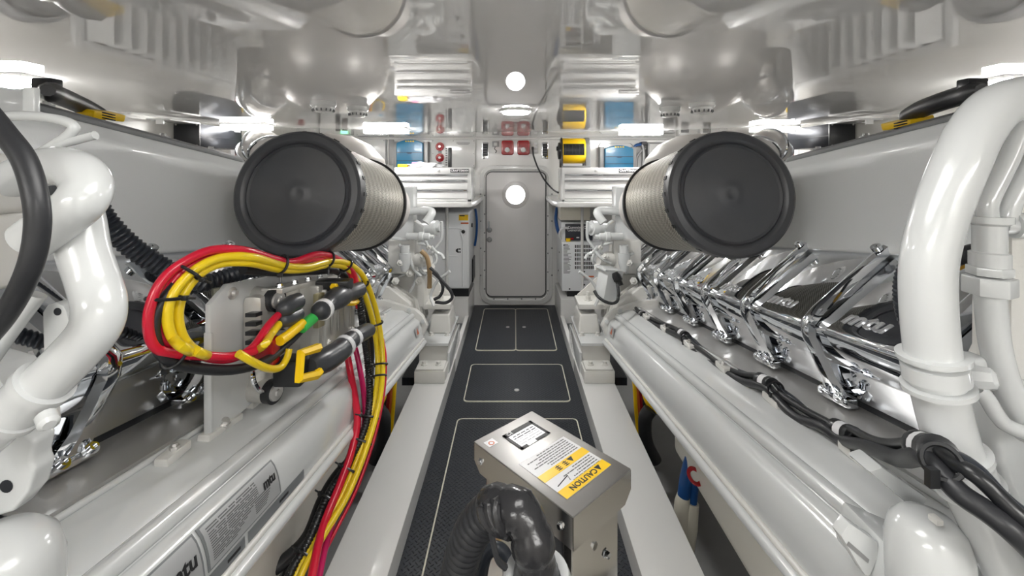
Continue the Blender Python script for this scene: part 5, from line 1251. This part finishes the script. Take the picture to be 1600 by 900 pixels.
for lab_, pts, rp in (('white bent tube high on the left edge with a hairpin bend', [(-20, 184), (40, 181), (92, 187), (115, 197), (108, 210), (85, 226), (55, 244)], 7.5), ('short white tube stub pointing right above the left pipe bend', [(60, 245), (95, 226), (120, 219), (149, 211)], 6.5)):
    b = BM(); tube(b, cr([P(x, y, 0.62) for x, y in pts], 8), rp * 0.62 / F, 14); o = obj('white_tube', b, ENG, None, smooth=60); tag(o, lab_, 'tube')
gc = thing('front_casting', 'white front casting of the left engine at the picture edge', 'casting', P(0, 450, 0.62))
b = BM(); box2(b, P(-160, 238, 0.64), P(72, 330, 0.74)); obj('upper_case', b, ENGW, gc, 0.02, bseg=3)
b = BM(); box2(b, P(-160, 335, 0.64), P(66, 440, 0.74)); obj('middle_case', b, ENGW, gc, 0.02, bseg=3)
b = BM(); box2(b, P(-160, 128, 0.70), P(64, 182, 0.80)); obj('top_bracket', b, ENG, gc, 0.006)
b = BM(); box2(b, P(34, 136, 0.68), P(64, 184, 0.69)); obj('bracket_tab', b, ENG, gc, 0.003)
b = BM(); tube(b, cr([P(58, 460, 0.60), P(20, 510, 0.59), P(-30, 580, 0.58)], 6), 13 * 0.6 / F, 16); obj('strut', b, ENG, gc)
b = BM()
tab = [(68, 560), (66, 505), (66, 488), (74, 476), (86, 473), (98, 477), (104, 488), (116, 540), (114, 560)]
prism(b, [P(x, y, 0.62) for x, y in tab], (0.0, 0.02, 0)); tb = obj('lug_plate', b, ENG, gc, 0.003)
for x, y in ((90, 487), (101, 523)):
    b = BM(); lathe(b, P(x, y, 0.6195), (0, -1, 0), [(0, 0.0055), (0.0004, 0.0055), (0.0004, 0)], 14); obj('bolt_hole', b, DARK, tb)
b = BM(); prism(b, [P(x, y, 0.60) for x, y in ((-80, 640), (35, 672), (54, 690), (48, 722), (54, 735), (44, 770), (20, 800), (-80, 830))], (0, 0.03, 0)); lp = obj('lower_lug', b, ENG, gc, 0.006, bseg=3)
b = BM(); lathe(b, P(10, 760, 0.5995), (0, -1, 0), [(0, 0.009), (0.0004, 0.009), (0.0004, 0)], 14); obj('bolt_hole', b, DARK, lp)
b = BM(); prism(b, [P(x, y, 0.64) for x, y in ((-80, 560), (-10, 580), (30, 640), (35, 700), (-80, 700))], (0, 0.06, 0)); obj('web', b, ENG, gc, 0.01)
b = BM(); lathe(b, P(-5, 920, 0.58), (0.1, -0.1, 1), [(-0.10, 0.066), (0.02, 0.066), (0.05, 0.060), (0.068, 0.045), (0.074, 0.02), (0.075, 0)], 36); o = obj('end_dome', b, ENG, gc, smooth=60)

# ---------------------------------------------------------------- foreground pipework, right
rt = thing('coolant_pipe', 'big white bent coolant pipe standing in the right foreground', 'pipe', P(1500, 900, 0.6))
r0 = 35 * 0.60 / F
q_ = cr([P(1680, 148, 0.64), P(1606, 152, 0.62), P(1556, 168, 0.61), P(1522, 208, 0.605), P(1497, 262, 0.60), P(1470, 330, 0.60), P(1452, 398, 0.60), P(1449, 460, 0.60), P(1455, 540, 0.60), P(1468, 620, 0.60), P(1490, 700, 0.60), P(1522, 780, 0.60), P(1565, 870, 0.60), P(1610, 960, 0.60)], 10)
b = BM(); tube(b, q_, r0, 36); obj('pipe_body', b, ENG, rt, smooth=60)
def ring(j, sc, w, parent=rt, qq=q_, r=r0, m=ENG, name='clamp_ring'):
    d = (qq[j + 1] - qq[j - 1]).normalized(); b = BM(); lathe(b, qq[j] - d * w / 2, d, [(0, r), (w * 0.1, r * sc), (w * 0.9, r * sc), (w, r)], 40); obj(name, b, m, parent)
ring(82, 1.30, 0.008); ring(88, 1.30, 0.008); ring(85, 1.18, 0.026, name='clamp_sleeve'); ring(101, 1.25, 0.008); ring(107, 1.30, 0.010); ring(104, 1.15, 0.03, name='clamp_sleeve')
b = BM(); lathe(b, P(1533, 590, 0.60), (0.6, -0.7, 0.2), [(-0.02, 0.016), (0.0, 0.016), (0.012, 0.014), (0.016, 0.008), (0.016, 0)], 8); obj('clamp_bolt', b, ENG, rt)
ft = thing('fuel_fitting', 'white stacked hex fitting with thin pipes at the right edge', 'fitting', P(1548, 560, 0.64))
YF = 0.64; k_ = YF / F
top_ = P(1546, 338, YF)
b = BM(); lathe(b, top_, (0, 0, -1), [(0, 27 * k_), (10 * k_, 27 * k_), (14 * k_, 20 * k_), (55 * k_, 20 * k_), (57 * k_, 24 * k_), (78 * k_, 24 * k_)], 28); obj('body', b, ENG, ft, smooth=30)
b = BM(); lathe(b, top_ - up * (78 * k_), (0, 0, -1), [(0, 27 * k_), (14 * k_, 27 * k_)], 6, phase=0.3); obj('hex_collar', b, ENG, ft, 0.002)
b = BM(); lathe(b, top_ - up * (94 * k_), (0, 0, -1), [(0, 32 * k_), (28 * k_, 32 * k_)], 6, phase=0.1); obj('hex_nut', b, ENG, ft, 0.002)
b = BM(); tube(b, cr([top_ - up * (118 * k_), P(1550, 500, YF), P(1556, 545, YF), P(1572, 600, YF), P(1610, 680, YF)], 8), 19 * k_, 20); obj('stem', b, ENG, ft)
for pts in ([(1650, 90), (1606, 175), (1577, 245), (1550, 300), (1542, 322), (1544, 345)], [(1660, 170), (1612, 255), (1585, 305), (1576, 330), (1573, 352)]):
    b = BM(); tube(b, cr([P(x, y, YF) for x, y in pts], 8), 13.5 * k_, 18); obj('thin_pipe', b, ENG, ft)
b = BM(); lathe(b, P(1566, 352, YF), (1, -0.2, 0), [(0, 14 * k_), (14 * k_, 14 * k_), (14 * k_, 20 * k_), (40 * k_, 20 * k_), (60 * k_, 14 * k_)], 16); obj('side_valve', b, ENG, ft)
rc = thing('front_casting', 'white ribbed front casting of the right engine at the picture edge', 'casting', P(1600, 800, 0.66))
b = BM(); prism(b, [P(x, y, 0.66) for x, y in ((1582, 300), (1720, 250), (1720, 640), (1600, 640), (1560, 600), (1580, 560))], (0, 0.06, 0)); obj('upper_case', b, ENGW, rc, 0.008)
b = BM(); prism(b, [P(x, y, 0.64) for x, y in ((1515, 562), (1545, 560), (1590, 590), (1720, 640), (1720, 700), (1610, 640), (1540, 605))], (0, 0.03, 0)); obj('arm', b, ENG, rc, 0.006, bseg=3)
b = BM(); prism(b, [P(x, y, 0.66) for x, y in ((1556, 640), (1600, 640), (1720, 690), (1720, 1000), (1650, 930), (1590, 800), (1562, 720))], (0, 0.05, 0)); obj('lower_case', b, ENG, rc, 0.012, bseg=3)
b = BM(); tube(b, cr([P(1524, 606, 0.61), P(1540, 620, 0.61), P(1560, 652, 0.61), P(1580, 668, 0.61), P(1640, 690, 0.61)], 8), 11 * 0.61 / F, 14); obj('drain_tube', b, ENG, rc)
b = BM(); lathe(b, P(1452, 905, 0.62), (0, 0.05, 1), [(-0.03, 0.050), (0.05, 0.049), (0.074, 0.042), (0.086, 0.031), (0.090, 0.016), (0.090, 0)], 40); dm = obj('end_dome', b, ENG, rc, smooth=60)
b = BM(); box(b, P(1462, 812, 0.60), (0.010, 0.014, 0.008)); obj('dome_notch', b, ENGW, dm, 0.002)
b = BM(); prism(b, [P(x, y, 0.64) for x, y in ((1395, 860), (1500, 905), (1505, 930), (1380, 930))], (0, 0.10, 0)); obj('dome_base', b, ENG, rc, 0.008)
b = BM(); prism(b, [P(x, y, 0.66) for x, y in ((1314, 838), (1328, 818), (1372, 848), (1372, 872), (1360, 900), (1352, 900))], (0, 0.02, -0.0)); ob_ = obj('corner_plate', b, ENG, rc, 0.002)
b = BM(); prism(b, [P(x, y, 0.6595) for x, y in ((1326, 846), (1358, 874), (1356, 880), (1323, 852))], (0, -0.0006, 0)); obj('plate_slot', b, GREYM, ob_)
for lab_, pts in (('pale block beside the cable clip, right foreground', (1448, 720)),):
    b = BM(); prism(b, [P(x, y, 0.70) for x, y in ((1358, 738), (1380, 730), (1452, 780), (1444, 792), (1428, 796))], (0, 0.05, 0)); obj('ledge', b, ENG, rc, 0.006)
# valve knobs and dark cables behind the right pipe
vk = thing('valve_knobs', 'two grey valve knobs in front of the right intake housing', 'valve', P(1540, 300, 0.85))
for x, y, r in ((1540, 233, 20), (1540, 275, 22)):
    b = BM(); lathe(b, P(x, y, 0.85), (-0.3, -1, 0.1), [(-0.03, r * 0.8 * 0.85 / F), (0.0, r * 0.85 / F), (0.02, r * 0.85 / F), (0.026, r * 0.7 * 0.85 / F), (0.026, 0)], 10); obj('knob', b, GREYM, vk, 0.002)
b = BM(); tube(b, [P(1520, 228, 0.87), P(1560, 300, 0.88)], 0.01, 10); obj('valve_stem', b, ENG, vk)
b = BM(); tube(b, cr([P(1482, 408, 0.82), P(1502, 400, 0.80), P(1530, 392, 0.80), P(1580, 388, 0.82)], 6), 0.015, 10); o = obj('black_cable', b, BLACKR); tag(o, 'black cable behind the right foreground pipe', 'cable')
b = BM(); prism(b, [P(x, y, 0.84) for x, y in ((1484, 416), (1514, 404), (1520, 414), (1500, 424))], (0, 0.03, 0)); o = obj('yellow_bracket', b, mat('ochre_paint', srgb(200, 150, 20), 0.5), None, 0.003); tag(o, 'ochre yellow bracket behind the right foreground pipe', 'bracket')
b = BM(); corrugated(b, cr([P(1414, 412, 0.86), P(1406, 440, 0.86), P(1406, 470, 0.86), P(1413, 500, 0.86), P(1430, 530, 0.86)], 8), 0.0105, 0.008, 0.1, 12); o = obj('corrugated_hose', b, NAVY, None, smooth=60); tag(o, 'thin corrugated black hose left of the right foreground pipe', 'hose')

# ---------------------------------------------------------------- under the engines
hb = thing('seawater_hoses', 'pair of blue hoses with white ends and a red valve handle under the right engine', 'hoses', (0.76, 1.75, -0.3))
for pts in ([(1094, 690), (1080, 716), (1072, 745), (1068, 775)], [(1112, 712), (1094, 728), (1086, 752), (1082, 785)]):
    b = BM(); tube(b, cr([P(x, y, 1.78) for x, y in pts], 6), 0.024 if pts[0][0] < 1100 else 0.018, 14); h_ = obj('hose', b, BLUEH, hb)
    e_ = P(pts[-1][0], pts[-1][1], 1.78)
    b = BM(); tube(b, [e_, e_ + Vector((-0.006, 0, -0.03)), e_ + Vector((-0.01, 0.0, -0.10)), e_ + Vector((-0.01, 0.05, -0.3))], [0.026, 0.030, 0.030, 0.028], 14); obj('hose_sleeve', b, BEIGE, hb)
b = BM(); torus_ring(b, P(1086, 744, 1.66), (0.3, -0.6, 0.8), 0.026, 0.008, 20, 8, 0.5); obj('valve_handle', b, REDE, hb)
b = BM(); box(b, P(1098, 748, 1.66), (0.03, 0.018, 0.014)); obj('handle_stub', b, REDE, hb, 0.003)
for s, side in ((-1, 'left'), (1, 'right')):
    t = thing('bilge_wiring', 'orange and yellow wiring under the %s engine by the mount' % side, 'wiring', (s * 0.72, 2.5, -0.3))
    def Qs(x, y, Y): return P(VX + s * (x - VX), y, Y)
    for k, (m, dx) in enumerate(((YELP, 0), (ORANGE, 4), (REDE, 8), (BLACKR, 13))):
        b = BM(); tube(b, cr([Qs(990 + dx, 585, 2.5), Qs(992 + dx, 610, 2.5), Qs(994 + dx, 640, 2.5), Qs(998 + dx, 680, 2.5), Qs(1004 + dx, 720, 2.5)], 5), 0.012, 8); obj('wire', b, m, t)
    b = BM(); tube(b, cr([Qs(1006, 605, 2.4), Qs(1012, 625, 2.38), Qs(1022, 638, 2.36), Qs(1040, 645, 2.36)], 5), 0.02, 10); obj('yellow_pipe', b, YELP, t)
    b = BM(); tube(b, cr([Qs(1016, 640, 2.3), Qs(1008, 655, 2.3), Qs(1010, 690, 2.3), Qs(1024, 720, 2.3)], 5), 0.035, 12); obj('dark_hose', b, BLACKR, t)
    b = BM(); lathe(b, (s * 0.78, 1.12, -0.30), (0, 0, 1), [(0, 0.13), (0.02, 0.14), (0.40, 0.14), (0.46, 0.12), (0.48, 0.05), (0.48, 0)], 40)
    cn = thing('filter_canister', 'white canister with a black band under the %s engine' % side, 'canister', (s * 0.78, 1.12, -0.33))
    obj('can', b, ENG, cn, smooth=50)
    b = BM(); torus_ring(b, (s * 0.78, 1.12, 0.05), (0, 0, 1), 0.142, 0.006, 40, 8, 4.0); obj('black_band', b, BLACKP, cn)
b = BM(); tube(b, cr([P(658, 392, 2.75), P(667, 402, 2.75), P(671, 422, 2.75), P(671, 450, 2.75)], 6), 0.015, 12); o = obj('tan_hose', b, TAN); tag(o, 'tan braided hose curving at the far end of the left engine', 'hose')
o = thing('black_leads', 'two black leads looping beside the left generator', 'leads', P(690, 470, 2.9))
for pts in ([(672, 418), (684, 430), (692, 448), (688, 462), (678, 468)], [(676, 425), (692, 440), (704, 455), (706, 466), (696, 473), (680, 472)]):
    b = BM(); tube(b, cr([P(x, y, 2.72) for x, y in pts], 6), 0.010, 10); obj('lead', b, BLACKR, o)
